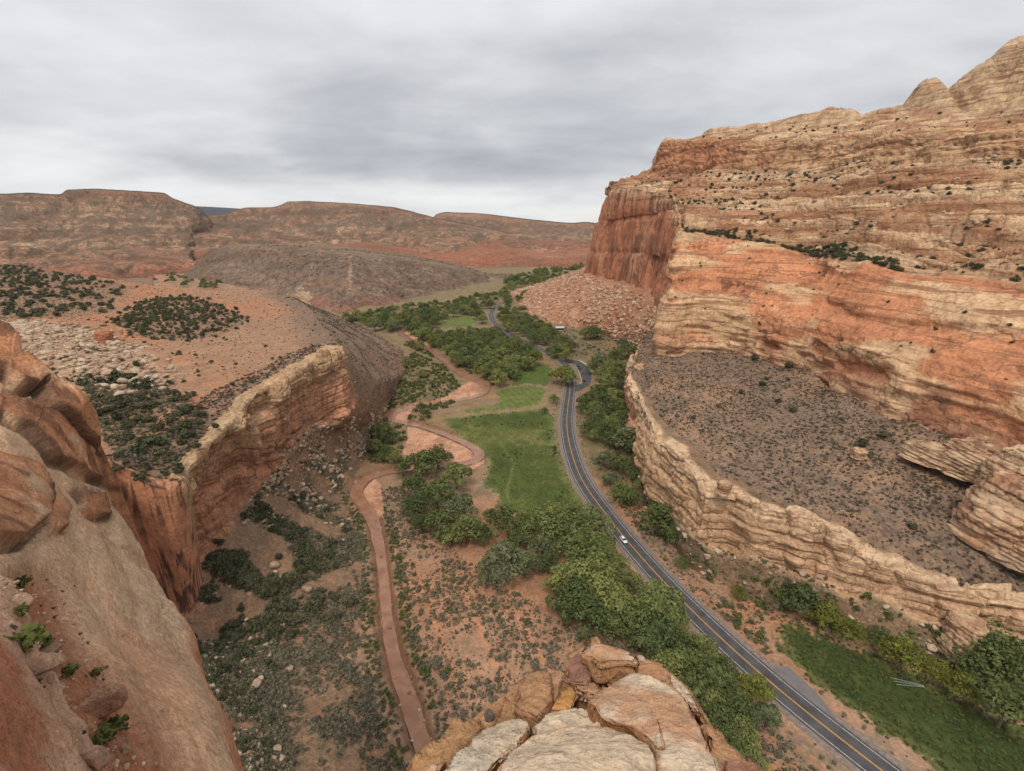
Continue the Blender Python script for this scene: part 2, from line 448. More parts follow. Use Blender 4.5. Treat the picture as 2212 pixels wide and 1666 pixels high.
M['cotton_dark'] = mat_leaf('dark_leaves', (.100, .124, .050), (.122, .146, .056), (.150, .172, .062))
M['cotton_yel'] = mat_leaf('yellowing_leaves', (.165, .175, .040), (.19, .19, .044), (.15, .17, .040))
M['cotton_grey'] = mat_leaf('grey_green_leaves', (.14, .165, .080), (.165, .185, .092), (.17, .185, .10))
M['juniper'] = mat_leaf('juniper_needles', (.066, .072, .042), (.090, .092, .052), (.120, .116, .064), .1, 1.2)
M['sage'] = mat_leaf('sage_leaves', (.140, .130, .086), (.182, .166, .112), (.22, .195, .135), .15, 1.0)
M['scrub'] = mat_leaf('green_scrub_leaves', (.090, .112, .038), (.120, .138, .046), (.155, .155, .055), .2, 1.0)
M['dryscrub'] = mat_leaf('dry_scrub_leaves', (.080, .066, .052), (.110, .088, .066), (.150, .118, .082), .1, 1.0)

# ------------------------------------------------------------------ plan of the valley
RIVER = pts([(863, 713), (874, 727), (909, 743), (937, 760), (958, 778), (975, 795), (1007, 813), (1038, 825), (1052, 839), (1042, 851), (1014, 860),
             (961, 868), (909, 874), (867, 883), (843, 893), (841, 904), (860, 911), (902, 918), (944, 932), (989, 949), (1028, 968), (1040, 986), (1015, 1000),
             (960, 1004), (900, 1010), (853, 1017), (814, 1023), (786, 1037), (764, 1062), (783, 1091), (805, 1119), (816, 1163), (823, 1203), (830, 1259),
             (834, 1318), (842, 1370), (850, 1418), (870, 1478), (886, 1518), (902, 1577), (914, 1610), (930, 1650), (955, 1720), (985, 1800)], -1.0)
RIVER = smooth_line(RIVER, 2.0); RIVER_D = RIVER[::3]
ROAD = pts([(2120, 1830), (1990, 1730), (1905, 1665), (1747, 1543), (1621, 1438), (1502, 1327), (1420, 1243), (1345, 1158), (1305, 1106), (1272, 1062), (1249, 1022), (1235, 980),
            (1227, 946), (1223.5, 911), (1227, 874), (1231, 848), (1232, 824), (1231, 806), (1225, 790), (1210, 776), (1190, 765), (1150, 746), (1110, 726),
            (1078, 708), (1064, 694), (1060, 676), (1070, 662), (1095, 650), (1130, 640)])
ROAD = smooth_line(ROAD, 2.5); ROAD_D = ROAD[::3]
FIELD_MAIN = pts([(965, 904), (1000, 900), (1084, 892), (1170, 886), (1196, 903), (1200, 960), (1222, 1030), (1256, 1085), (1262, 1112), (1230, 1130), (1130, 1130), (1080, 1088),
                  (1042, 1035), (1056, 1000), (1052, 978), (1008, 950), (975, 925)])
FIELD_MOWN = pts([(1068, 848), (1090, 838), (1130, 832), (1170, 836), (1178, 850), (1165, 872), (1130, 880), (1060, 886), (1000, 893), (985, 890), (1040, 882), (1085, 870)])
FIELD_UPPER = pts([(1098, 833), (1120, 805), (1150, 788), (1185, 785), (1192, 810), (1182, 834), (1140, 829)])
FIELD_FAR = pts([(944, 703), (975, 684), (1010, 680), (1035, 690), (1010, 708), (960, 708)])
FIELD_ORCH = pts([(1104, 634), (1140, 625), (1178, 621), (1165, 633), (1120, 642)])
FIELD_RIGHT = pts([(1665, 1347), (1704, 1340), (1762, 1360), (1814, 1386), (1892, 1410), (1983, 1460), (2110, 1530), (2260, 1600), (2400, 1720), (2100, 1720), (2040, 1666), (1880, 1568), (1790, 1500),
                   (1749, 1470), (1697, 1399)])
BARS = [pts(p) for p in ([(880, 922), (930, 922), (995, 950), (1040, 978), (1046, 1000), (1020, 1014), (960, 1006), (900, 990), (868, 978), (880, 950)],
                         [(905, 872), (960, 858), (1000, 832), (1020, 822), (1048, 836), (1046, 852), (1000, 864)],
                         [(760, 1040), (800, 1022), (822, 1046), (832, 1110), (812, 1120), (786, 1086)],
                         [(838, 890), (900, 868), (880, 905), (845, 915)], [(862, 712), (885, 720), (930, 745), (925, 755), (880, 735)])]
GREENS = [pts(p) for p in ([(845, 830), (880, 800), (930, 790), (985, 820), (1010, 850), (940, 862), (860, 872)], [(800, 905), (850, 915), (875, 950), (840, 1000), (800, 1000), (785, 940)],
                           [(1250, 920), (1330, 930), (1400, 1060), (1330, 1080), (1290, 1030)], [(1060, 812), (1100, 800), (1110, 830), (1060, 840)],
                           [(1500, 1200), (1640, 1260), (1760, 1310), (1700, 1330), (1600, 1290)])]
GRASSY = pts([(1200, 890), (1222, 900), (1222, 960), (1240, 1030), (1290, 1100), (1262, 1112), (1256, 1085), (1222, 1030), (1202, 960)])
LOT = pts([(1246, 846), (1259, 840), (1273, 832), (1278, 818), (1275, 802), (1267, 790), (1253, 781), (1225, 775), (1212, 772), (1218, 781), (1243, 787), (1249, 799), (1255, 814), (1258, 829), (1238, 834), (1236, 846)])
PULLOFF = pts([(1640, 1438), (1702, 1440), (1730, 1464), (1761, 1494), (1784, 1522), (1807, 1553), (1790, 1560)])
DIRT_PATH = pts([(1640, 1330), (1660, 1365), (1675, 1395), (1700, 1440)])

def in_any(P, polys):
    r = np.zeros(len(P), bool)
    for q in polys: r |= inside(P, q)
    return r

def floor_z(P2):
    P = np.c_[P2, np.zeros(len(P2))]
    z = .35 * fbm(P, 22, 3, 5) + .15 * fbm(P, 5, 2, 6)
    dr = dist_line(P2, ROAD_D)
    z = z * sst(6, 14, dr) - .05
    fl = in_any(P2, (FIELD_MAIN, FIELD_MOWN, FIELD_UPPER, FIELD_RIGHT, LOT, PULLOFF))
    z = np.where(fl, -.05, z)
    d = dist_line(P2, RIVER_D) + 1.2 * fbm(P, 7, 3, 9)
    bar = in_any(P2, BARS)
    z = z + np.where(bar, -.35, 0) - 1.7 * (1 - sst(1.7, 3.9, d - 1.3 * sst(205, 245, P2[:, 1])))
    return z

def build_floor():
    st = 3.0
    xs = np.arange(180, 2500, st); ys = 494 + (1900 - 494) * np.linspace(0, 1, 490) ** 1.12
    PX, PY = np.meshgrid(xs, ys)
    V = Z(PX, PY, 0.0).reshape(-1, 3); F = grid_faces(len(ys), len(xs)); F = orient(F, V)
    px, py = PX.ravel(), PY.ravel()
    keepv = (py > 540) & (px > 330 - 0 * py) & ~((px > 1450) & (py < 1150)) & ~((px > 1900) & (py < 1330)) & ~((px < 600) & (py < 1080) & (py > 640))
    F = F[keepv[F].all(1)]; u, inv = np.unique(F, return_inverse=True); F = inv.reshape(F.shape)
    V = V[u]; px = px[u]; py = py[u]; keepv = keepv[u]; P2 = V[:, :2]
    V[:, 2] = floor_z(P2)
    Q = np.c_[P2, np.zeros(len(P2))]
    n1, n2, n3 = fbm(Q, 30, 4, 1), fbm(Q, 8, 4, 2), fbm(Q, 2.5, 3, 3)
    col = C3(.320, .205, .145, V)
    col = mixc(col, (.36, .19, .115), sst(-.1, .35, n1 + .5 * n2))
    col = mixc(col, (.205, .165, .125), sst(0., .45, n2 * .8 - n1 * .6 + .5 * n3) * .8)
    near = (py > 1150) & (px > 830) & (px < 1290)
    col = np.where(near[:, None], mixc(col, (.355, .200, .130), .5 * np.ones(len(V))), col)
    for g in GREENS:
        m = inside(P2, g); col[m] = mixc(col[m], (.10, .105, .05), .55 + .35 * np.clip(n2[m] * 2, -1, 1))
    gm = inside(P2, GRASSY); col[gm] = mixc(col[gm], (.16, .15, .06), .7 + 0 * n2[gm])
    far = sst(420, 620, P2[:, 1]) * (np.abs(P2[:, 0]) < 400); col = mixc(col, (.17, .15, .085), far * (.75 + .25 * np.clip(2 * n2, -1, 1)))
    midv = sst(200, 270, P2[:, 1]) * sst(640, 560, P2[:, 1]); col = mixc(col, (.165, .138, .078), midv * (.62 + .3 * np.clip(n2 * 2, -1, 1)))
    d = dist_line(P2, RIVER_D)
    d = d - 1.2 * sst(205, 245, P2[:, 1]); dn = d + 1.5 * n2
    col = mixc(col, (.24, .155, .105), (1 - sst(3, 7, dn)) * .7)
    col = mixc(col, (.32, .18, .125), 1 - sst(1.6, 2.6, dn))
    col = mixc(col, (.18, .095, .065), (sst(1.8, 2.4, d) - sst(3.6, 5.2, dn)).clip(0, 1) * .8)
    bar = in_any(P2, BARS)
    bc = mixc(C3(.50, .29, .205, V), (.38, .205, .14), sst(-.2, .4, n2 + n3))
    col[bar] = bc[bar]
    col = mixc(col, (.34, .20, .13), (1 - sst(1.5, 3.5, dist_line(P2, DIRT_PATH) + n3)) * .9)
    # foot and cattle trails between the sagebrush
    for tr in (pts([(985, 1240), (1010, 1300), (1050, 1390), (1090, 1470)]), pts([(1085, 1250), (1120, 1330), (1170, 1420), (1200, 1470)]), pts([(900, 1230), (925, 1290), (960, 1400), (990, 1500)])):
        col = mixc(col, (.44, .22, .13), (1 - sst(.4, 1.6, dist_line(P2, tr) + .6 * n3)) * .8)
    fieldcol = mixc(C3(.072, .090, .023, V), (.112, .122, .033), sst(-.1, .5, n1 + .6 * n2))
    fieldcol = mixc(fieldcol, (.058, .080, .022), sst(.1, .6, n2 - .5 * n1 + .4 * n3))
    fieldcol = mixc(fieldcol, (.19, .165, .065), sst(.2, .5, n1 * .7 + n3 * .6 - .2 * n2) * .6)
    mown = mixc(C3(.105, .135, .032, V), (.135, .155, .042), sst(-.2, .4, n2))
    rows_ = .5 + .5 * np.sin((P2[:, 0] * .94 + P2[:, 1] * .33) / .9)
    mown = mixc(mown, (.19, .19, .075), sst(.55, .95, rows_) * .5)
    labels = np.zeros(len(V), int)
    for k, (poly, cc) in enumerate(((FIELD_MAIN, fieldcol), (FIELD_MOWN, mown), (FIELD_UPPER, mixc(fieldcol, (.095, .135, .03), .6 + 0 * n1)), (FIELD_FAR, mown),
                                    (FIELD_ORCH, fieldcol), (FIELD_RIGHT, mixc(fieldcol, (.034, .052, .016), .75 + .4 * n2)))):
        jit = P2 + np.c_[n2 + .5 * n3, n3 + .8 * n1] * np.array([4.0, 4.0])
        m = inside(jit, poly); labels[m] = k + 1
        if k == 5:
            e = dist_line(P2, np.vstack([poly, poly[:1]])); cc = mixc(cc, (.14, .135, .05), (1 - sst(1, 6, e + 2 * n2)) * .8)
        if k == 0:
            e = dist_line(P2, np.vstack([poly, poly[:1]])); cc = mixc(cc, (.15, .155, .055), (1 - sst(.5, 5, e + 3 * n2)) * .6)
            for tr in (pts([(1060, 935), (1090, 970), (1115, 1010)]), pts([(1110, 1000), (1095, 1060), (1100, 1085)])):
                cc = mixc(cc, (.15, .16, .05), (1 - sst(.3, 1.2, dist_line(P2, tr))) * .6)
        col[m] = cc[m]
    # farm track between the two fields
    for tr in (pts([(935, 906), (1000, 896), (1090, 889), (1150, 884), (1172, 872), (1182, 850)]),):
        col = mixc(col, (.25, .20, .09), (1 - sst(.6, 1.8, abs(dist_line(P2, tr) - 1.2) + .3)) * .9)
    fl = labels[F].max(1)
    kv = keepv[F].all(1)
    o = link('ground', sub_mesh('ground', V, F, (fl == 0) & kv, M['floor'], col)); tag(o, 'red and brown valley floor between the cliffs', kind='structure')
    names = ('tall dark green grass field beside the road bend', 'mown pale green hay field with swath lines above the farm track', 'small green pasture under the round roadside tree',
             'far yellow green clearing among the cottonwoods', 'far orchard clearing below the red talus', 'dark green grass field right of the road below the pale cliff')
    for k, nm in enumerate(names):
        o = link('field', sub_mesh('field', V, F, (fl == k + 1) & kv, M['field'], col)); tag(o, nm, kind='structure')
    return V, col

FLOOR_V, FLOOR_C = build_floor()

def far_ground():
    V = np.array([(-12500, -1500, -6), (12500, -1500, -6), (12500, 14500, -6), (-12500, 14500, -6)], float)
    o = link('terrain', mesh_np('terrain', V, [[0, 1, 2, 3]], M['floor'], C3(.22, .14, .10, V))); tag(o, 'low desert ground reaching the horizon', kind='structure')
far_ground()

def ribbon(L, a, b, z, step=None):
    """flat strip along a line, from offset a to offset b (to the right of travel)"""
    t = np.gradient(L, axis=0); t /= np.linalg.norm(t, axis=1, keepdims=True)
    n = np.c_[t[:, 1], -t[:, 0]]
    A = np.c_[L + n * (a if np.ndim(a) else a), np.full(len(L), z)]; B = np.c_[L + n * b, np.full(len(L), z)]
    V = np.empty((2 * len(L), 3)); V[0::2] = A; V[1::2] = B
    i = np.arange(len(L) - 1) * 2
    F = np.stack([i, i + 1, i + 3, i + 2], 1)
    return V, orient(F, V)

def build_road():
    V, F = ribbon(ROAD, -6.6, 6.6, .0); V[:, 2] = .02
    n = fbm(V, 3, 3, 31); t = np.sign(np.arange(len(V)) % 2 - .5)
    g = link('road_shoulder', mesh_np('road_shoulder', V, F, M['gravel'], smooth=False)); tag(g, 'gravel shoulder along the paved road', kind='structure')
    V, F = ribbon(ROAD, -4.5, 4.5, .06)
    r = link('road', mesh_np('road', V, F, M['asphalt'], smooth=False)); tag(r, 'two lane asphalt road winding up the valley', kind='structure')
    yd = ROAD[:, 1]
    for a, b, m, nm in ((-3.70, -3.54, 'white', 'edge_line'), (3.54, 3.70, 'white', 'edge_line'), (-.20, -.05, 'yellow', 'centre_line'), (.05, .20, 'yellow', 'centre_line')):
        k = 0
        V, F = ribbon(ROAD, a, b, .075)
        link(nm, mesh_np(nm, V, F, M[m], smooth=False), r)
    def poly(name, P, z, m, parent=None):
        V = np.c_[P, np.full(len(P), z)]
        me = bpy.data.meshes.new(name); me.from_pydata([tuple(v) for v in V], [], [list(range(len(V)))]); me.materials.append(m); me.update()
        if me.polygons[0].normal.z < 0: me.flip_normals()
        return link(name, me, parent)
    p = poly('parking_area', LOT, .066, M['asphalt']); tag(p, 'curved paved parking pullout behind the round tree', kind='structure')
    q = poly('roadside_pullout', PULLOFF, .03, mat_plain('pullout_gravel', (.155, .138, .135), .95, vary=.15, scale=2)); tag(q, 'grey gravel pullout beside the near road', kind='structure')
    # pale kerb round the outside of the parking bay and white line on its island
    K = pts([(1250, 779.5), (1256, 782.5), (1267, 790), (1274, 799), (1279, 807)])
    K = smooth_line(K, 1.5)
    V0, F0 = ribbon(K, 0, -1.6, .14); Vb, _ = ribbon(K, 0, -1.6, -.05)
    n = len(V0); V = np.vstack([V0, Vb]); i = np.arange(len(K) - 1) * 2
    F = np.vstack([F0, np.stack([i, i + 2, i + 2 + n, i + n], 1), np.stack([i + 1, i + 1 + n, i + 3 + n, i + 3], 1)])
    k = link('kerb', mesh_np('kerb', V, F, mat_plain('pale_concrete', (.55, .50, .44), .9, vary=.1), smooth=False)); tag(k, 'pale concrete kerb round the parking pullout', kind='structure')
    I = smooth_line(pts([(1236, 832), (1257.5, 829), (1254.5, 814), (1248.5, 799), (1243, 789)]), 1.5)
    V, F = ribbon(I, 0, .35, .09); link('edge_line', mesh_np('edge_line', V, F, M['white'], smooth=False), p)
    V, F = ribbon(smooth_line(pts([(1240.5, 829), (1239.5, 820), (1238, 812)]), 1.), 0, .3, .085); link('edge_line', mesh_np('edge_line', V, F, M['white'], smooth=False), p)
    # river
    w = 1.75 + .45 * np.sin(np.arange(len(RIVER)) * .11) + .35 * np.sin(np.arange(len(RIVER)) * .043 + 1)
    w = w * (1 + .55 * sst(205, 245, RIVER[:, 1])) + .45 * fbm(np.c_[RIVER, 0 * w], 6, 3, 33)
    t = np.gradient(RIVER, axis=0); t /= np.linalg.norm(t, axis=1, keepdims=True); nn = np.c_[t[:, 1], -t[:, 0]]
    V = np.empty((2 * len(RIVER), 3)); V[0::2] = np.c_[RIVER + nn * (w + .5)[:, None], np.full(len(w), -1.15)]; V[1::2] = np.c_[RIVER - nn * (w + .5)[:, None], np.full(len(w), -1.15)]
    i = np.arange(len(RIVER) - 1) * 2; F = orient(np.stack([i, i + 1, i + 3, i + 2], 1), V)
    o = link('river', mesh_np('river', V, F, M['water'], smooth=False)); tag(o, 'muddy reddish brown river winding through the valley', kind='structure')
build_road()

# ------------------------------------------------------------------ left side: talus, cliff, bench
LEFT = [  # toe | foot of the cliff | cliff top, from the far end to the near end
    ((640, 652, 0), (630, 645, 30), (600, 632, 62)), ((700, 668, 0), (670, 660, 30), (630, 643, 62)), ((800, 712, 0), (740, 690, 30), (668, 668, 63)),
    ((872, 752, 0), (800, 745, 30), (690, 700, 65)), ((880, 800, 0), (812, 820, 30), (722, 738, 67)), ((845, 860, 0), (748, 905, 34), (738, 748, 70)),
    ((832, 890, 0), (712, 925, 36), (704, 764, 69)), ((815, 915, 0), (667, 932, 38), (674, 786, 69)), ((800, 965, 0), (624, 981, 34), (612, 822, 68)),
    ((776, 1020, 0), (592, 1020, 30), (562, 850, 67)), ((754, 1062, 0), (542, 1065, 27), (520, 905, 66)), ((775, 1110, 0), (511, 1113, 24), (480, 945, 65)),
    ((800, 1150, 0), (486, 1157, 22), (455, 975, 64)), ((808, 1200, 0), (458, 1193, 20), (432, 1000, 63)), ((815, 1250, 0), (433, 1215, 17), (408, 1022, 62)),
    ((824, 1320, 0), (418, 1300, 12), (394, 1032, 62)), ((838, 1420, 0), (392, 1342, 9), (374, 1040, 62)), ((858, 1520, 0), (365, 1335, 12), (350, 1030, 64)),
    ((888, 1620, 0), (300, 1320, 18), (300, 1010, 68)), ((940, 1760, 0), (240, 1300, 26), (240, 978, 72))]

def left_side():
    rows = [[], [], [], [], []]
    for toe, foot, top in LEFT:
        a, b, c = Z(*toe), Z(*foot), Z(*top)
        inl = c[:2] / np.linalg.norm(c[:2])
        rows[0].append(a + [0, 0, -1.5]); rows[1].append(a * .45 + b * .55 + [0, 0, -3]); rows[2].append(b); rows[3].append(c); rows[4].append(np.r_[c[:2] + inl * 7 + [-11, 0], c[2] - 1.2])
    # past the alcove the slope runs on under the near slickrock, down to the river
    for a, b, c in ((Z(960, 1850, 0), np.array([-70., 78., 24.]), np.array([-95., 84., 74.])), (np.array([-8., 40., 0.]), np.array([-48., 34., 26.]), np.array([-75., 36., 76.]))):
        rows[0].append(a + [0, 0, -1.5]); rows[1].append(a * .45 + b * .55 + [0, 0, -3]); rows[2].append(b); rows[3].append(c); rows[4].append(c + [-9, 0, -2])
    G, TV, TU = loft(rows, 560, 290, .13)
    n = normals(G)
    sA = np.cumsum(np.r_[0, np.linalg.norm(np.diff(G[G.shape[0] // 2], axis=0), axis=1)])[None, :] + 0 * TV
    cl = sst(1.9, 2.1, TV) * sst(3.25, 2.95, TV) * sst(4.55, 5.0, TU)             # the sheer part
    alc = sst(13.6, 14.4, TU)                                                     # smooth streaked alcove wall
    a, e, k = blocks(G, sA, 3.2, 5.5, 3); ap, ep, kp = blocks(G, sA, 19, 8, 23, .5, 1.0)
    d = cl * (1 - alc) * ((a - .5) * 2.2 + (e - .7) * .8 + (ap - .5) * 8.0 + (ep - .8) * 2.0 + 5.0 * fbm(G, 10, 3, 19, sz=.12) + 9 * fbm(G, 30, 4, 4, sz=.35) + 6 * sst(-.2, .5, fbm(G, 17, 2, 15, sz=.12)) - 3 + 2.2 * fbm(G, 6, 4, 16, sz=.7)) + cl * alc * (1.6 * fbm(G, 14, 3, 8, sz=.1) + .8 * fbm(G, 5, 2, 9, sz=.05))
    jag = sst(2.75, 3.0, TV) * sst(4.4, 5, TU) * (1 - alc)                            # broken rim
    tal = sst(2.05, 1.8, TV)
    d = d + tal * (1.6 * fbm(G, 16, 4, 12) + .7 * fbm(G, 4, 3, 13)) * sst(0, .25, TV)
    far = sst(5, 4, TU)
    d = d + far * 1.4 * fbm(G, 18, 3, 14)
    G = G + n * d[..., None]
    G[..., 2] += jag * sst(3.2, 3.02, TV) * (7.0 * (hsh(np.floor(sA / 6.2), TV * 0, TV * 0, 5) - .5) + 4.5 * fbm(G, 16, 3, 17) + 2.0 * (hsh(np.floor(sA / 1.9), TV * 0, TV * 0, 6) - .5))
    # colours of the rock and soil
    n2, n3 = fbm(G, 9, 4, 21), fbm(G, 3, 3, 22)
    hf = np.clip(TV - 2, 0, 1)
    rock = mixc(C3(.43, .235, .155, G), (.46, .335, .215), sst(.45, .85, hf + .35 * n2))
    rock = mixc(rock, (.36, .165, .10), sst(.15, .5, n2 - .3 * hf) * .6)
    rock = mixc(rock, (.48, .365, .235), sst(.93, 1.0, hf) * sst(-.3, .25, n2) * .75)
    rock = mixc(rock, (.285, .215, .15), sst(.05, .45, n3 + .5 * n2) * .5)
    rock = mixc(rock, (.44, .205, .125), (alc * sst(14.6, 15.2, TU))[...] * .75)
    soil = mixc(C3(.215, .150, .105, G), (.29, .175, .112), sst(-.1, .45, n2))
    soil = mixc(soil, (.205, .155, .115), sst(0, .5, n3) * .6)
    soil = mixc(soil, (.215, .160, .125), far * .8)
    pinkpatch = far * sst(.62, .3, np.abs(TU - 3.35)) * sst(1.2, .8, np.abs(TV - 1.0)) * sst(-.1, .35, n2)
    soil = mixc(soil, (.33, .17, .135), pinkpatch * .8)
    isrock = np.clip(cl * 1.6, 0, 1) + sst(2.9, 3.1, TV) * sst(4.4, 5, TU)
    col = mixc(soil, (1, 1, 1), 0 * TV); col = col * (1 - np.clip(isrock, 0, 1)[..., None]) + rock * np.clip(isrock, 0, 1)[..., None]
    V = G.reshape(-1, 3); cf = col.reshape(-1, 3); F = orient(grid_faces(*TV.shape), V, False)
    F = F[(TU.ravel()[F].mean(1) < 19.6) | (TV.ravel()[F].mean(1) < 1.8)]
    rockf = (isrock.ravel()[F].mean(1) > .5)
    o = link('cliff', sub_mesh('cliff', V, F, rockf & (TU.ravel()[F].mean(1) < 14.5), M['cliff'], cf, False)); tag(o, 'ragged buff and pink sandstone cliff edging the juniper bench', 'cliff')
    o = link('cliff', sub_mesh('cliff', V, F, rockf & (TU.ravel()[F].mean(1) >= 14.5), M['alcove'], cf, False)); tag(o, 'smooth pink alcove wall with black vertical streaks at the near end of the buff cliff', 'cliff')
    o = link('hillside', sub_mesh('hillside', V, F, ~rockf, M['talus'], cf)); tag(o, 'brushy talus slope between the buff cliff and the river', kind='structure')
    return G, TV, TU, isrock

LG, LTV, LTU, LROCK = left_side()

BENCH_CTRL = np.array([Z(*t) for _, _, t in LEFT] + [Z(0, 578, 66), Z(-200, 575, 70), Z(150, 596, 66), Z(300, 615, 65), Z(430, 627, 64), Z(540, 629, 63), Z(100, 650, 68), Z(300, 680, 66), Z(450, 720, 66),
                       Z(550, 680, 64), Z(0, 720, 76), Z(-150, 720, 84), Z(120, 760, 74), Z(250, 760, 69), Z(350, 800, 67), Z(100, 830, 78), Z(230, 870, 72), Z(330, 900, 67), Z(-150, 850, 92), Z(420, 860, 66)])

def idw(P2, ctrl, pw=2.4):
    w = 0; s = 0
    for c in ctrl:
        q = 1.0 / (((P2 - c[:2]) ** 2).sum(1) + 25.0) ** (pw / 2); w = w + q; s = s + q * c[2]
    return s / w

def bench_mesh(xr, yr, st, zref, ctrl, poly):
    xs = np.arange(*xr, st); ys = np.arange(*yr, st * .8)
    PX, PY = np.meshgrid(xs, ys)
    V = Z(PX, PY, zref).reshape(-1, 3); F = orient(grid_faces(len(ys), len(xs)), V)
    P2 = V[:, :2]
    V[:, 2] = idw(P2, ctrl)
    keep = inside(P2, poly)[F].any(1)
    return V, F, keep

RUBBLE = pts([(-100, 690), (60, 690), (200, 715), (300, 745), (375, 800), (340, 830), (230, 850), (130, 830), (60, 770), (-100, 780)], 72)
JUN_A = pts([(-100, 570), (60, 575), (150, 590), (300, 618), (250, 640), (250, 670), (150, 690), (60, 695), (-100, 700)], 67)
JUN_B = pts([(245, 700), (300, 655), (380, 638), (470, 655), (535, 690), (520, 705), (440, 735), (370, 745), (290, 738)], 66)
JUN_C = pts([(170, 810), (260, 800), (350, 830), (420, 870), (440, 930), (400, 1010), (300, 1000), (240, 960), (200, 890)], 70)

def left_bench():
    top = np.array([Z(*t)[:2] for _, _, t in LEFT])
    inset = top.copy(); inset[5:17] += np.array([-5.5, 2.0])
    poly = np.vstack([inset, Z(60, 960, 74)[:2], Z(-400, 900, 80)[:2], Z(-400, 560, 70)[:2], Z(0, 574, 66)[:2], Z(100, 588, 66)[:2], Z(250, 606, 65)[:2], Z(330, 619, 65)[:2], Z(430, 627, 64)[:2], Z(540, 627, 63)[:2]])
    V, F, keep = bench_mesh((-230, 830), (558, 1060), 2.3, 66, BENCH_CTRL, poly)
    Q = V.copy(); n1, n2, n3 = fbm(Q, 60, 4, 41), fbm(Q, 14, 4, 42), fbm(Q, 4, 3, 43)
    P2 = V[:, :2]
    V[:, 2] += 1.3 * n1 + .4 * n2 - 3.4 * (1 - sst(3, 14, dist_line(P2, top[5:17]) + 4 * n2))
    col = mixc(C3(.315, .195, .130, V), (.375, .185, .105), sst(-.15, .35, n1 + .6 * n2))
    col = mixc(col, (.245, .175, .125), sst(0., .4, n2 * .7 + n3 * .5) * .6)
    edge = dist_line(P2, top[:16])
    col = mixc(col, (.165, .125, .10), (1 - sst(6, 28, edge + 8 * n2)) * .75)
    rb = inside(P2, RUBBLE); col[rb] = mixc(col[rb], (.40, .30, .21), .6 + 0 * n2[rb])
    for q in (JUN_A, JUN_B, JUN_C):
        m = inside(P2, q); col[m] = mixc(col[m], (.20, .145, .10), .6 + 0 * n2[m])
    for tr in ([(350, 700), (335, 660), (320, 640)], [(370, 880), (350, 905), (330, 930), (300, 950)], [(85, 632), (130, 640), (160, 642)], [(365, 895), (390, 900)]):
        col = mixc(col, (.47, .26, .155), (1 - sst(.5, 2.0, dist_line(P2, smooth_line(pts(tr, 68), 3)) + .4 * n3)) * .9)
    cf = col
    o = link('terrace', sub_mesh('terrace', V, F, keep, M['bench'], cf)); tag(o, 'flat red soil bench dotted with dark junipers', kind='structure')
    return V, F, keep
LB_V, LB_F, LB_K = left_bench()

# ------------------------------------------------------------------ right side: pale rim, sloping bench
RIM = [((1400, 775, 3), (1412, 775, 34)), ((1362, 850, 3), (1374, 786, 34)), ((1350, 880, 3), (1352, 830, 32)), ((1360, 930, 3), (1364, 880, 32)), ((1368, 960, 3), (1376, 925, 33)),
       ((1378, 1010, 3), (1390, 962, 36)), ((1400, 1075, 3), (1422, 1002, 40)), ((1440, 1125, 3), (1472, 1042, 41)), ((1490, 1190, 3), (1530, 1108, 38)), ((1560, 1222, 3), (1572, 1090, 36)),
       ((1620, 1245, 4), (1620, 1118, 34)), ((1700, 1268, 5), (1690, 1130, 34)), ((1790, 1300, 5), (1770, 1166, 32)), ((1850, 1330, 6), (1850, 1205, 29)), ((1892, 1318, 9), (1893, 1222, 28)),
       ((1990, 1372, 6), (1970, 1245, 25)), ((2080, 1395, 6), (2060, 1265, 24)), ((2212, 1400, 6), (2212, 1288, 24)), ((2400, 1440, 6), (2400, 1325, 24))]
WALL0 = [(1418, 764, 46), (1500, 757, 47), (1580, 762, 48), (1640, 772, 49), (1757, 802, 50), (1870, 857, 50), (2000, 915, 48), (2110, 965, 46), (2212, 1010, 44), (2350, 1070, 42), (2500, 1150, 40)]

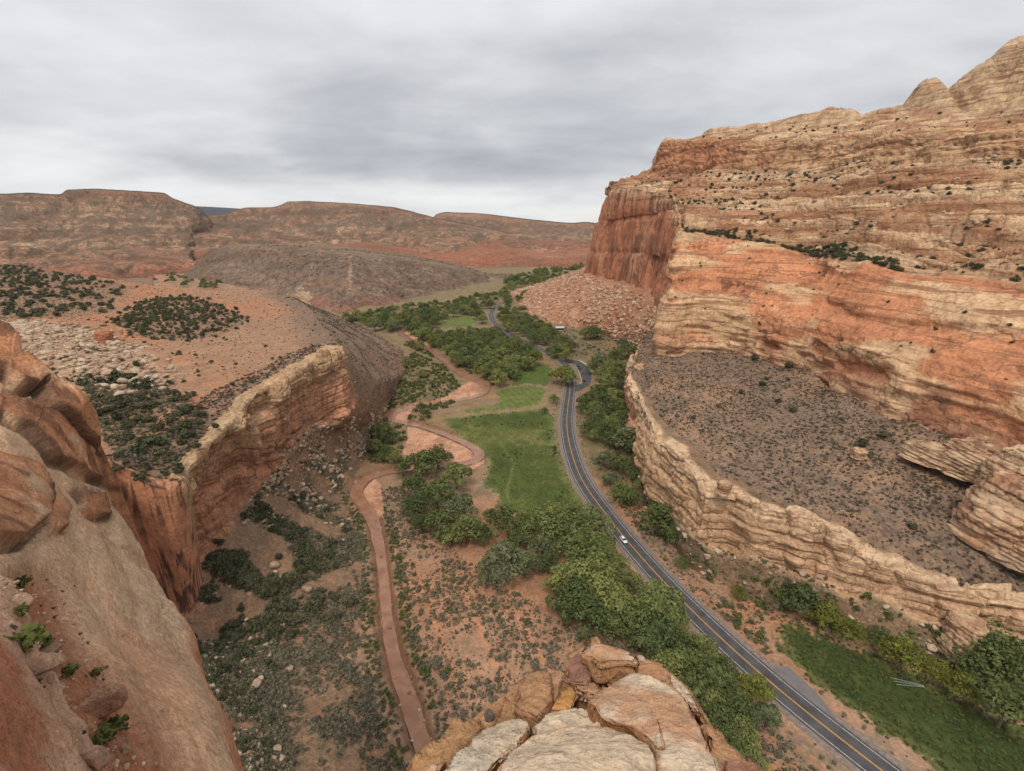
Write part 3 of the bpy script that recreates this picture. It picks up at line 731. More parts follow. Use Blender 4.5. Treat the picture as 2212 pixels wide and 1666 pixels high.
RIM_TOP = []
def right_rim():
    rows = [[], [], [], []]
    for ri, (foot, top) in enumerate(RIM):
        b, c = Z(*foot), Z(*top); lift = (0, 0, .1, .1, 0, .15, .15, .2, .40, .2, .45, .25, .42, .2, .55, .22, .34, .2, .2)[ri]
        b0 = b.copy(); b = b * (1 - lift) + c * lift
        o = b0[:2] * .965
        c[:2] = np.where(np.linalg.norm(c[:2]) < np.linalg.norm(b[:2]), b[:2] * 1.02, c[:2])
        RIM_TOP.append(c[:2].copy())
        rows[0].append(np.r_[o, -1.5]); rows[1].append(b); rows[2].append(c); rows[3].append(np.r_[c[:2] + c[:2] / np.linalg.norm(c[:2]) * 11 + np.array([6, 0]), c[2] - 1.2])
    G, TV, TU = loft(rows, 680, 160, .10)
    n = normals(G)
    sA = np.cumsum(np.r_[0, np.linalg.norm(np.diff(G[G.shape[0] // 2], axis=0), axis=1)])[None, :] + 0 * TV
    cl = sst(.85, 1.1, TV) * sst(2.35, 1.95, TV)
    tilt = G.copy(); tilt[..., 2] = G[..., 2] + .28 * (sA - 60) * sst(6, 9, TU) * sst(13.8, 12, TU) * .35
    a, e, k = blocks(G, sA, 6.5, 15, 8, .55); a2, e2, k2 = blocks(G, sA, 2.3, 6, 9, .5)
    msk = .35 + .9 * sst(-.3, .35, fbm(G, 22, 3, 58))
    d = cl * (msk * ((a - .5) * 4.6 + (e - .8) * 1.5 + (a2 - .5) * 2.0 + (e2 - .8) * .35) + 8.0 * fbm(G, 30, 4, 51, sz=.7) + 2.2 * fbm(G, 8, 4, 57, sz=.9))
    d += sst(1.0, .8, TV) * 1.0 * fbm(G, 6, 3, 53)
    G = G + n * d[..., None]
    cap = sst(1.8, 2.0, TV) * sst(2.5, 2.1, TV)
    G[..., 2] += cap * (4.2 * (hsh(np.floor(sA / 8.5 + .4 * fbm(G, 5, 2, 3)), TV * 0, TV * 0, 15) - .45) + 3.0 * fbm(G, 22, 2, 59) + 1.4 * fbm(G, 5, 2, 54))
    # joints that cut the rim
    for s0, w in ((sA[0, int(680 * .33)], 1.6), (sA[0, int(680 * .47)], 1.2), (sA[0, int(680 * .60)], 1.4), (sA[0, int(680 * .745)], 2.2)):
        f = np.exp(-((sA - s0 - .12 * (G[..., 2] - 20)) / w) ** 2) * cl
        G -= n * (f * 2.2)[..., None]
    n2, n3 = fbm(G, 8, 4, 55), fbm(G, 2.5, 3, 56)
    hf = np.clip(TV - 1, 0, 1)
    rock = mixc(C3(.50, .36, .24, G), (.57, .445, .315), sst(.55, .9, hf + .3 * n2))
    rock = mixc(rock, (.42, .235, .15), sst(.2, .55, n2 - .4 * hf + .3 * sst(5.8, 4, TU)) * .7)
    rock = mixc(rock, (.40, .21, .14), sst(4.6, 3.2, TU) * sst(.85, .6, hf) * .75)
    soil = mixc(C3(.26, .18, .125, G), (.18, .15, .10), sst(-.2, .4, n2))
    r = sst(.78, 1.05, TV + .12 * n2) * sst(2.62, 2.30, TV + .30 * n2)
    col = soil * (1 - r[..., None]) + rock * r[..., None]
    V = G.reshape(-1, 3); F = orient(grid_faces(*TV.shape), V, False)
    rf = TV.ravel()[F].mean(1) > .93
    o = link('cliff', sub_mesh('cliff', V, F, rf, M['rim'], col.reshape(-1, 3), False)); tag(o, 'low pale cream sandstone cliff rimming the sloping sagebrush bench beside the road', 'cliff')
    o = link('hillside', sub_mesh('hillside', V, F, ~rf, M['talus'], col.reshape(-1, 3))); tag(o, 'soil apron at the foot of the pale cream cliff', kind='structure')
    return G, TV, TU
RG, RTV, RTU = right_rim()

RB_CTRL = np.array([Z(*t) for _, t in RIM] + [Z(*w) for w in WALL0] + [Z(1600, 900, 41), Z(1750, 950, 42), Z(1900, 1010, 41), Z(1700, 1040, 37), Z(1850, 1110, 34), Z(2000, 1100, 36), Z(2100, 1180, 31), Z(1480, 900, 37), Z(1500, 820, 40), Z(2212, 1180, 31)])

def right_bench():
    rim = np.array(RIM_TOP); wall = np.array([Z(*w)[:2] * 1.06 for w in WALL0])
    poly = np.vstack([rim + rim / np.linalg.norm(rim, axis=1, keepdims=True) * 3.0 + np.array([2.0, 0]), wall[::-1]])
    V, F, keep = bench_mesh((1290, 2700), (690, 1420), 2.4, 40, RB_CTRL, poly)
    Q = V.copy(); n1, n2, n3 = fbm(Q, 30, 4, 61), fbm(Q, 8, 4, 62), fbm(Q, 2.4, 3, 63)
    V[:, 2] += .9 * n1 + .35 * n2 + .18 * n3 - 3.6 * (1 - sst(2, 15, dist_line(V[:, :2], rim) + 5 * n2))
    col = mixc(C3(.215, .155, .115, V), (.30, .195, .13), sst(-.05, .45, n1 + .7 * n2))
    col = mixc(col, (.115, .092, .082), sst(-.1, .35, n3 + .5 * n2) * .55)
    w = np.vstack([wall]); dw = dist_line(V[:, :2], w)
    col = mixc(col, (.34, .215, .14), (1 - sst(4, 26, dw + 6 * n2)) * .45)
    o = link('terrace', sub_mesh('terrace', V, F, keep, M['bench'], col)); tag(o, 'grey brown sloping bench of low scrub under the orange wall', kind='structure')
    return V, F, keep
RB_V, RB_F, RB_K = right_bench()

# ------------------------------------------------------------------ right side: the great sandstone massif
def massif():
    # columns: four along the sheer far face, then the orange buttress from left to right
    base = [R(1262, 590, 900), R(1300, 612, 790), R(1350, 630, 700), R(1400, 650, 600), R(1424, 695, 470)] + [Z(*w) for w in WALL0]
    rb = [np.hypot(*p[:2]) for p in base]
    top2 = [(1308, 402, 905), (1330, 405, 800), (1392, 410, 715), (1456, 419, 618), (1467, 462, 535), (1476, 512, 0), (1520, 508, 0), (1560, 510, 0), (1640, 532, 0), (1757, 560, 0), (1870, 572, 0), (2000, 597, 0), (2110, 606, 0), (2212, 622, 0), (2350, 640, 0), (2500, 660, 0)]
    row2 = []
    for i, (a, b, r) in enumerate(top2):
        row2.append(R(a, b, r if r else rb[i] * (1.22 + .05 * (i > 8))))
    r2 = [np.hypot(*p[:2]) for p in row2]
    mid = [(1278, 500, 905), (1312, 510, 800), (1368, 520, 710), (1428, 545, 610), (1442, 600, 500), (1440, 640, 0), (1500, 655, 0), (1570, 665, 0), (1640, 675, 0), (1757, 705, 0), (1870, 750, 0), (2000, 800, 0), (2110, 825, 0), (2212, 850, 0), (2350, 880, 0), (2500, 920, 0)]
    row1 = [R(a, b, r if r else (rb[i] * .86 + r2[i] * .14)) for i, (a, b, r) in enumerate(mid)]
    up3 = [(1330, 392, 960), (1360, 384, 960), (1400, 374, 960), (1424, 370, 930), (1450, 369, 900), (1490, 366, 860), (1532, 362, 820), (1580, 365, 790), (1667, 370, 740), (1784, 354, 690), (1880, 350, 650), (1982, 348, 610), (2117, 348, 580), (2212, 352, 560), (2350, 355, 540), (2500, 360, 520)]
    row3 = [R(*q) for q in up3]
    half = [R((p[0] * .5 + q[0] * .5), (p[1] * .5 + q[1] * .5), (r2[i] * .58 + q[2] * .42)) for i, (p, q) in enumerate(zip(top2, up3))]
    up4 = [(1345, 388, 1000), (1375, 380, 1000), (1410, 366, 985), (1430, 308, 955), (1455, 305, 930), (1490, 302, 890), (1532, 299, 850), (1580, 300, 815), (1667, 299, 765), (1784, 294, 712), (1880, 287, 672), (1982, 281, 632), (2117, 277, 600), (2212, 276, 580), (2350, 275, 560), (2500, 275, 540)]
    up5 = [(1350, 389, 1100), (1380, 381, 1100), (1412, 368, 1080), (1434, 307, 1050), (1458, 303, 1040), (1492, 299, 1010), (1535, 294, 960), (1590, 286, 930), (1667, 280, 880), (1784, 272, 840), (1870, 268, 800), (1965, 256, 760), (2100, 250, 730), (2212, 252, 700), (2350, 255, 690), (2500, 260, 680)]
    up6 = [(1352, 390, 1180), (1382, 382, 1170), (1414, 369, 1150), (1436, 308, 1120), (1460, 304, 1110), (1494, 299, 1080), (1526, 282, 985), (1586, 271, 970), (1690, 262, 930), (1793, 236, 900), (1868, 243, 880), (1955, 219, 850), (2040, 182, 820), (2212, 98, 780), (2350, 80, 760), (2500, 90, 750)]
    row4, row5, row6 = [R(*q) for q in up4], [R(*q) for q in up5], [R(*q) for q in up6]
    row7 = [np.r_[p[:2] * 1.12, p[2] - 25] for p in row6]
    row8 = [np.r_[p[:2] * 1.3, p[2] - 120] for p in row6]
    low = [p + np.array([0, 0, -14]) for p in base]; low = [np.r_[p[:2] * .992, p[2]] for p in low]
    rows = [low, base, row1, row2, half, row3, row4, row5, row6, row7, row8]
    G, TV, TU = loft(rows, 880, 580, .10)
    TV = TV - 1                                    # 0 foot, 2 top of the orange wall, 4 foot of upper cliff, 5 its top, 6 foot of domes, 7 skyline
    n = normals(G)
    sA = np.cumsum(np.r_[0, np.linalg.norm(np.diff(G[G.shape[0] // 2], axis=0), axis=1)])[None, :] + 0 * TV
    face = sst(4.7, 4.0, TU) * sst(2.15, 1.95, TV)
    butt = sst(4.2, 4.8, TU) * sst(2.12, 1.98, TV)
    strata = sst(1.98, 2.2, TV) * sst(4.05, 3.95, TV)
    upper = sst(3.9, 4.05, TV) * sst(5.15, 4.95, TV)
    second = sst(4.95, 5.1, TV) * sst(6.1, 5.9, TV)
    dome = sst(5.9, 6.1, TV)
    dip = G[..., 2] + .055 * (G[..., 0] - 300) + .02 * (G[..., 1] - 500)
    Gd = G.copy(); Gd[..., 2] = dip + 2.2 * fbm(G, 70, 3, 70)
    w1 = fbm(G, 40, 4, 71)
    # ledges: the slope climbs in treads and risers
    tz = terrace(Gd[..., 2], 8.2, .74) - Gd[..., 2]; tz2 = terrace(Gd[..., 2] + 1.3, 3.4, .7) - Gd[..., 2] - 1.3
    ter = (strata + second * .7)
    G[..., 2] += ter * (.80 * tz + .55 * tz2) * (.75 + .4 * sst(-.5, .4, w1))
    a, e, k = blocks(Gd, sA, 5.0, 34, 72, .7, .3)
    a2, e2, k2 = blocks(Gd, sA, 2.1, 15, 73, .7, .3)
    d = (strata + second) * ((a - .5) * 9.0 + (a2 - .5) * 4.5 + (e - .8) * 2.0 + 9 * fbm(G, 60, 3, 74) + 1.2 * fbm(G, 9, 3, 87))
    zb = (Gd[..., 2] + 2.5 * fbm(G, 60, 3, 120)) / 8.2; kb = np.floor(zb); fb = zb - kb
    soft = sst(.02, .08, fb) * sst(.42, .34, fb) * sst(.2, .45, hsh(kb, kb * 0, kb * 0 + 5, 77) + .5 * fbm(G, 50, 3, 121))
    zc = (Gd[..., 2] + 1.5 * fbm(G, 30, 3, 122)) / 3.1; kc = np.floor(zc); fc = zc - kc
    soft2 = sst(.02, .1, fc) * sst(.45, .32, fc) * sst(.25, .5, hsh(kc, kc * 0, kc * 0 + 6, 78) + .5 * fbm(G, 25, 3, 123))
    d -= (strata + second * .6 + upper * .35) * (6.0 * soft + 2.6 * soft2)
    d += upper * ((a - .5) * 6 + (e - .8) * 2.5 + 12 * fbm(G, 42, 4, 75, sz=.25) + 5 * fbm(G, 13, 3, 76, sz=.25))
    ap, ep, kp = blocks(G, sA, 48, 17, 79, .5, 1.0)
    d += face * ((ap - .5) * 9 + (ep - .9) * 2 + 7 * fbm(G, 38, 4, 77, sz=.10) + 1.6 * fbm(G, 12, 3, 78, sz=.12) + (a - .5) * 2.5 * sst(1.6, 1.9, TV) - 2.0 * sst(.3, .75, fbm(G, 14, 3, 90, sz=.12, ridge=True)))
    xb = fbm(G, 20, 4, 79, sx=.4, sz=2.2)
    crack = sst(.72, .93, fbm(G, 46, 3, 80, sx=.7, sz=1.7, ridge=True))
    xl = fbm(Gd, 16, 3, 88, sx=.25, sy=.25, sz=1.6)
    d += butt * (6 * fbm(G, 50, 3, 81) + 2.6 * xb + 2.4 * sst(-.05, .15, xl) + 1.2 * fbm(G, 6, 3, 82, sz=1.6) - 3.0 * crack)
    flut = butt * sst(8.5, 10.5, TU) * sst(.95, .5, TV)
    d += flut * 6 * fbm(G, 17, 3, 83, sz=.22)
    d += dome * (17 * fbm(G, 62, 4, 84, sz=.7) + 7 * fbm(G, 20, 4, 85, sz=.5) - 8 * sst(.65, .9, fbm(G, 50, 3, 86, sz=.3, ridge=True)))
    # rounded knobs of the dome skyline
    G = G + n * d[..., None]
    G[..., 2] += sst(6.5, 7, TV) * sst(8.5, 7.3, TV) * (3.5 * fbm(G, 15, 3, 96) + 2.5 * (hsh(np.floor(sA / 9), TV * 0, TV * 0, 97) - .5))
    # blocky knobs of the skyline
    r7 = int(np.argmin(np.abs(TV[:, 0] - 7.0))); sx, sy = proj(G[r7]); sy = proj(G[TV[:, 0] > 5.9])[1].min(0)
    want = np.interp(sx, [1440, 1500, 1527, 1586, 1667, 1748, 1793, 1838, 1865, 1955, 1972, 1991, 2022, 2040, 2051, 2072, 2108, 2140, 2157, 2185, 2212, 2300, 2500], [306, 300, 281, 271, 265, 250, 234, 236, 243, 218, 197, 178, 175, 180, 189, 169, 146, 128, 110, 100, 97, 85, 90])
    dz = np.clip((sy - want) / FPX * np.linalg.norm(G[r7] - [0, 0, CAMH], axis=1), -45, 45) * sst(1440, 1540, sx)
    dz = np.convolve(np.pad(dz, 3, mode='edge'), np.ones(7) / 7, 'valid') + 2.0 * fbm(G[r7], 9, 2, 98)
    G[..., 2] += dz[None] * sst(6.0, 6.6, TV) * sst(9.5, 8.2, TV)
    # colours
    n1, n2, n3 = fbm(G, 60, 4, 91), fbm(G, 16, 4, 92), fbm(G, 5, 3, 93)
    orange = mixc(C3(.50, .245, .14, G), (.56, .405, .26), sst(.0, .32, xb * .8 + .7 * n1 + .5 * xl - .12 * sst(.6, 1.4, TV)))
    orange = mixc(orange, (.56, .42, .285), sst(.55, .1, TV + .3 * n1) * .75)
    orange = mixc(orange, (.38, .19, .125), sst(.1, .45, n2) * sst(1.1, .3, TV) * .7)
    orange = mixc(orange, (.285, .135, .09), flut * sst(-.15, .25, n2 + .4 * n1) * .7)
    orange = mixc(orange, (.22, .12, .08), crack * .5)
    redf = mixc(C3(.385, .175, .105, G), (.46, .25, .16), sst(-.1, .5, n1 + .5 * n2))
    redf = mixc(redf, (.46, .32, .21), sst(1.62, 1.95, TV + .15 * n2) * .85)
    kk = hsh(k, k * 0, k * 0, 99) * .65 + hsh(k2, k2 * 0, k2 * 0, 98) * .35
    st = mixc(C3(.50, .36, .23, G), (.57, .45, .31), sst(.45, .75, kk + .25 * n2))
    st = mixc(st, (.335, .175, .105), sst(.46, .25, kk + .55 * n1 + .25 * n2) * .75)
    st = mixc(st, (.26, .165, .11), sst(.55, .2, e) * .5)
    st = mixc(st, (.285, .15, .092), soft * .75); st = mixc(st, (.30, .18, .115), soft2 * .5)
    st = mixc(st, (.38, .19, .11), sst(7.5, 4.5, TU) * sst(2.6, 3.4, TV) * .65)
    upc = mixc(C3(.50, .36, .23, G), (.42, .205, .12), sst(8.8, 6.5, TU + n1) * .9)
    upc = mixc(upc, (.37, .22, .135), sst(.0, .4, n2) * .6)
    dm = mixc(C3(.49, .385, .262, G), (.41, .265, .165), sst(-.05, .35, n2 + .3 * n1) * .85); dm = mixc(dm, (.30, .19, .125), sst(.2, .5, fbm(G, 18, 3, 94, sz=.15)) * .6)
    dm = mixc(dm, (.52, .435, .32), sst(6.7, 7.0, TV) * .5)
    col = dm
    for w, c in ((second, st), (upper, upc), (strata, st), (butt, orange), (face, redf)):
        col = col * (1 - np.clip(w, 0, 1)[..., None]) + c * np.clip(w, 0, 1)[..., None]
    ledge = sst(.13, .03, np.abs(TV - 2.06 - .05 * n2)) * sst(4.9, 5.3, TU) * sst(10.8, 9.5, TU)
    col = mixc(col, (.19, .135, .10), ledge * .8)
    V = G.reshape(-1, 3); cf = col.reshape(-1, 3); F = orient(grid_faces(*TV.shape), V, False)
    tvf, tuf = TV.ravel()[F].mean(1), TU.ravel()[F].mean(1)
    lf = (tvf < 2.03); F = F[(tvf < 8.6) & (tuf < 14.6)]; tvf, tuf = TV.ravel()[F].mean(1), TU.ravel()[F].mean(1); lf = (tvf < 2.03)
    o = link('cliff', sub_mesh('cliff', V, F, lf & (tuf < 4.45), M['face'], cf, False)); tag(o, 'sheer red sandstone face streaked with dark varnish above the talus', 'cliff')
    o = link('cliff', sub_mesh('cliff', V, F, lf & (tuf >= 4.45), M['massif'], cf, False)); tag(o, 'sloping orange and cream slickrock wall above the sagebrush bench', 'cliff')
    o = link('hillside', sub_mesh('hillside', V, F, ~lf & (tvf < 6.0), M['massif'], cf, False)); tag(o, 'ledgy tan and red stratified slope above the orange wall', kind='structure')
    o = link('cliff', sub_mesh('cliff', V, F, ~lf & (tvf >= 6.0), M['massif'], cf, False)); tag(o, 'pale rounded sandstone domes on the skyline', 'cliff')
    return G, TV, TU, n
MG, MTV, MTU, MN = massif()

def talus_cone():
    toe = [Z(1100, 628, 2), Z(1119, 655, 2), Z(1147, 681, 2), Z(1206, 700, 2), Z(1259, 708, 2), Z(1311, 720, 3), Z(1364, 748, 5), Z(1398, 778, 8)]
    top = [R(1250, 583, 960), R(1262, 588, 890), R(1296, 606, 790), R(1340, 616, 705), R(1385, 632, 620), R(1420, 655, 540), R(1430, 690, 470), R(1432, 730, 410)]
    rows = [[p + [0, 0, -2.5] for p in toe], [p * .5 + q * .5 + [0, 0, -4] for p, q in zip(toe, top)], top, [p + [12, 6, 6] for p in top]]
    G, TV, TU = loft(rows, 260, 150, .14)
    n = normals(G, True)
    G = G + n * ((2.2 * fbm(G, 22, 4, 101) + 1.3 * fbm(G, 6, 4, 102)) * sst(0, .2, TV))[..., None]
    n1, n2, n3 = fbm(G, 30, 4, 103), fbm(G, 9, 4, 104), fbm(G, 3, 3, 105)
    col = mixc(C3(.335, .175, .115, G), (.425, .275, .19), sst(.0, .4, n2 + .5 * n3))
    col = mixc(col, (.26, .125, .08), sst(.1, .5, n1 - .4 * n3) * .7)
    V = G.reshape(-1, 3); F = orient(grid_faces(*TV.shape), V)
    o = link('hillside', mesh_np('talus_slope', V, F, M['talus'], col.reshape(-1, 3))); tag(o, 'red bouldery talus cone at the foot of the sheer face', kind='structure')
    return G, TV, TU
TG, TTV, TTU = talus_cone()

# ------------------------------------------------------------------ far hills and mesas
def grey_mesa():
    base = [Z(375, 606, 0), Z(392, 604, 0), Z(450, 612, 0), Z(540, 628, 0), Z(640, 652, 0), Z(735, 684, 0), Z(830, 664, 0), Z(950, 636, 0), Z(1095, 606, 0), Z(1170, 594, 0)]
    top = [R(385, 603, 1680), R(440, 556, 1720), R(486, 531, 1700), R(560, 532, 1520), R(650, 535, 1350), R(745, 545, 1180), R(850, 557, 1180), R(950, 572, 1230), R(1050, 594, 1340), R(1130, 590, 1500)]
    back = [R(392, 602, 1800), R(452, 553, 1900), R(492, 527, 1950), R(565, 526, 1900), R(655, 527, 1800), R(760, 533, 1700), R(868, 547, 1700), R(960, 565, 1750), R(1060, 590, 1800), R(1135, 588, 1850)]
    mid = [p * .62 + q * .38 + [0, 0, -9] for p, q in zip(base, top)]
    rows = [[p + [0, 0, -4] for p in base], mid, top, back, [p * [1.1, 1.1, .2] for p in back]]
    rows = [[np.r_[q[0][:2], -8]] + q + [np.r_[q[-1][:2], -8]] for q in rows]
    G, TV, TU = loft(rows, 310, 150, .14)
    TU = TU - 2
    n = normals(G, True)
    sl = sst(0, .3, TV) * sst(2.2, 1.9, TV)
    gul = fbm(G, 90, 4, 111, sz=.3, ridge=True)
    G = G + n * (sl * (-9 * sst(.2, .8, gul) + 5 * fbm(G, 40, 4, 112)) + 1.5 * fbm(G, 25, 3, 113))[..., None]
    n1, n2 = fbm(G, 120, 4, 114), fbm(G, 25, 4, 115)
    col = mixc(C3(.165, .128, .105, G), (.215, .165, .125), sst(-.2, .4, n2))
    col = mixc(col, (.235, .185, .130), sst(1.95, 2.2, TV) * .7)
    right = sst(3.4, 4.4, TU)
    low = sst(1.2, .5, TV + .45 * n1)
    col = mixc(col, (.29, .235, .195), low * right * sst(-.1, .25, n2 + .3 * n1) * .8)
    col = mixc(col, (.265, .135, .11), low * sst(.9, .45, TV + .3 * n2) * sst(5.6, 4.6, TU) * sst(2.9, 3.4, TU) * .8)
    tip = np.exp(-((TU - 3.15) / .22) ** 2) * sst(.95, .6, TV)
    col = mixc(col, (.45, .36, .25), sst(.4, .7, tip + .25 * n2))
    col = mixc(col, (.33, .19, .13), np.exp(-((TV - .30 - .02 * n2) / .035) ** 2) * sst(4.6, 4.2, TU) * .9)
    col = mixc(col, (.36, .27, .20), np.exp(-((TU - 4.12 - .05 * n2) / .035) ** 2) * sst(.9, 1.1, TV) * sst(2, 1.8, TV) * .8)
    V = G.reshape(-1, 3); F = orient(grid_faces(*TV.shape), V)
    o = link('hill', mesh_np('grey_hill', V, F, M['far'], col.reshape(-1, 3), smooth=False)); tag(o, 'broad grey hill with pale and maroon badland flanks in the middle distance', kind='structure')
    return G, TV, TU
HG, HTV, HTU = grey_mesa()

def far_loft(name, label, rows, nu, nv, colfn, seed, amp=22):
    G, TV, TU = loft(rows, nu, nv, .10)
    n = normals(G, True)
    Gd = G.copy(); Gd[..., 2] += 8 * fbm(G, 400, 3, seed)
    n[..., 2] = np.abs(n[..., 2])
    top = len(rows) - 2
    gul = fbm(G, 330, 4, seed + 1, sz=.35, ridge=True)
    sl = sst(0, .2, TV) * sst(top - .9, top - 1.05, TV)
    G = G + n * (sl * (-amp * 1.2 * sst(0, .8, gul) + amp * .6 * fbm(G, 120, 4, seed + 2)))[..., None]
    tz = terrace(Gd[..., 2], 26, .6) - Gd[..., 2]
    G[..., 2] += sl * .55 * tz
    G[..., 2] += sst(top - .5, top, TV) * 3.0 * fbm(G, 60, 3, seed + 5)
    col = colfn(G, TV, TU)
    V = G.reshape(-1, 3); F = orient(grid_faces(*TV.shape), V)
    o = link(name, mesh_np(name, V, F, M['far'], col.reshape(-1, 3), smooth=False)); tag(o, label, kind='structure')
    return G, TV, TU

def mesa_cols(seed, redlow):
    def fn(G, TV, TU):
        n1, n2, n3 = fbm(G, 420, 4, seed + 7), fbm(G, 110, 4, seed + 8), fbm(G, 26, 3, seed + 9)
        band = hsh(np.floor((G[..., 2] + 14 * n1) / 13), TV * 0, TV * 0, seed)
        c = mixc(C3(.275, .170, .115, G), (.37, .255, .175), sst(.45, .8, band + .4 * n2))
        c = mixc(c, (.30, .125, .082), sst(redlow + .7, redlow - .1, TV + .4 * n1) * .9)
        c = mixc(c, (.30, .135, .085), sst(.1, .5, n1 - .2 * n2) * .4)
        c = mixc(c, (.075, .070, .052), sst(-.05, .25, n3 + .35 * n2 + .14 * (TV - redlow)) * .66)
        top = TV.max() - 1
        c = mixc(c, (.33, .19, .125), sst(top - 1.05, top - .95, TV) * sst(-.4, .1, n2) * .8)
        c = mixc(c, (.05, .052, .040), sst(top - .06, top, TV) * .85)
        return c
    return fn

def far_mesas():
    def rows(cols):
        # each column: list of (px, py, rho) from foot to skyline
        k = len(cols[0]); r = [[R(*c[i]) for c in cols] for i in range(k)]
        back = [np.r_[p[:2] * 1.25, p[2] + 5] for p in r[-1]]; bk2 = [np.r_[p[:2] * 1.3, -50] for p in r[-1]]
        foot = [np.r_[p[:2] * .97, -12] for p in r[0]]
        out = [foot] + r + [back]
        return [[np.r_[q[0][:2], -40]] + q + [np.r_[q[-1][:2], -40]] for q in out]
    L_ = [((x, 592 + dy, 1650), (x + 4, max(560, ys + 12), 1950), (x + 8, max(500, ys + 14), 2700), (x2, ys + 9, 3260), (x2, ys, 3300)) for x, dy, x2, ys in
          ((-300, 0, -300, 412), (-150, 0, -150, 415), (0, -2, 0, 416.5), (60, 0, 62, 414.5), (105, 2, 108, 418), (132, 2, 134, 418), (138, 2, 141, 407), (200, 2, 205, 405), (280, 0, 290, 410), (335, 2, 356, 414), (350, 4, 372, 426), (370, 6, 400, 437), (390, 8, 430, 447), (405, 8, 452, 470), (412, 8, 468, 505), (416, 8, 476, 530), (422, 8, 484, 556), (430, 8, 492, 585))]
    far_loft('mesa', 'broad flat topped mesa with red foothills at the far left', rows(L_), 340, 140, mesa_cols(201, 1.5), 201, 36)
    M_ = [((x, max(556 + dy, ys + 20), 2050), (x, max(530, ys + 12), 2400), (x, max(492, ys + 14), 3000), (x2, ys + 8, 3655), (x2, ys, 3700)) for x, dy, x2, ys in
          ((330, 0, 330, 470), (400, 0, 410, 466), (450, 0, 452, 463), (480, 2, 486, 462), (500, 2, 502, 455), (530, 0, 530, 447), (585, -2, 590, 447), (606, -2, 611, 441), (612, -2, 618, 434), (660, -4, 660, 433), (740, -2, 742, 437), (850, 0, 850, 446), (895, 2, 905, 460), (930, 4, 945, 471), (1000, 6, 1010, 484), (1100, 10, 1110, 505), (1200, 10, 1210, 520), (1300, 10, 1310, 540), (1420, 10, 1430, 560))]
    far_loft('mesa', 'long dark topped mesa behind the grey hill', rows(M_), 340, 125, mesa_cols(231, 1.3), 231, 34)
    R_ = [((x, 560 + dy, 1900), (x, 535, 2500), (x, max(505, ys + 14), 3400), (x2, ys + 8, 4540), (x2, ys, 4600)) for x, dy, x2, ys in
          ((850, 0, 850, 485), (920, 0, 930, 478), (938, 0, 942, 461), (960, 0, 962, 457), (1040, 0, 1042, 460), (1100, 2, 1102, 468), (1150, 2, 1152, 474), (1200, 2, 1200, 479), (1235, 2, 1238, 482), (1260, 4, 1262, 479), (1285, 4, 1288, 482), (1350, 0, 1350, 484), (1450, 0, 1450, 486))]
    far_loft('mesa', 'distant red walled mesa beside the sheer prow', rows(R_), 260, 110, mesa_cols(261, 2.2), 261)
    # low red hills between
    H_ = [((x, 600 - abs(x - 1000) * .03, 1600), (x, 572, 1750), (x, yy, 2000)) for x, yy in ((640, 545), (720, 540), (800, 534), (860, 545), (920, 556), (980, 552), (1040, 540), (1100, 545), (1150, 552), (1200, 556), (1260, 552), (1330, 550))]
    def redcol(G, TV, TU):
        n1, n2 = fbm(G, 200, 4, 291), fbm(G, 50, 4, 292)
        c = mixc(C3(.30, .125, .075, G), (.36, .185, .115), sst(-.1, .4, n2)); c = mixc(c, (.42, .30, .21), sst(.25, .55, n1) * .7)
        return mixc(c, (.08, .075, .055), sst(.15, .4, n2 - .4 * n1) * .5)
    far_loft('hill', 'low orange red badland hills below the far mesas', rows(H_), 240, 70, redcol, 291, 12)
    B_ = [((x, 470, 8000), (x, ys, 9500)) for x, ys in ((300, 446), (400, 444.5), (430, 445), (470, 447), (500, 449), (560, 452), (700, 455))]
    far_loft('mountain', 'dark blue forested ridge seen through the gap', rows(B_), 120, 30, lambda G, a, b: C3(.030, .048, .085, G), 321, 20)  # blue of the distant air is painted into the ridge colour
far_mesas()

# ------------------------------------------------------------------ near left: slickrock slope, gully, varnished outcrops
SLAB = [
    [(-260, 640, 95), (-60, 690, 95), (0, 712, 92), (36, 752, 90), (70, 772, 88), (101, 803, 86)],
    [(-260, 720, 88), (-60, 760, 88), (10, 780, 87), (60, 800, 86), (100, 815, 86), (142, 832, 86)],
    [(-260, 800, 80), (-60, 830, 80), (40, 850, 80), (95, 868, 82), (150, 880, 84), (208, 925, 86)],
    [(-260, 950, 65), (-60, 960, 66), (40, 970, 68), (110, 985, 72), (170, 1000, 80), (219, 1043, 86)],
    [(-260, 1100, 50), (-60, 1100, 52), (60, 1110, 56), (140, 1110, 62), (220, 1112, 72), (285, 1149, 78)],
    [(-260, 1250, 38), (-60, 1240, 40), (80, 1220, 46), (180, 1220, 54), (280, 1240, 62), (358, 1272, 66)],
    [(-260, 1400, 28), (-60, 1380, 30), (80, 1360, 36), (200, 1370, 42), (310, 1390, 48), (420, 1414, 50)],
    [(-260, 1550, 21), (-60, 1530, 23), (80, 1500, 28), (220, 1510, 33), (340, 1530, 37), (465, 1530, 40)],
    [(-260, 1750, 16), (-60, 1700, 18), (80, 1680, 22), (230, 1690, 26), (370, 1700, 29), (512, 1700, 31)],
    [(-260, 2000, 11), (-60, 1950, 12), (80, 1900, 15), (230, 1900, 18), (370, 1900, 21), (540, 1900, 22)]]

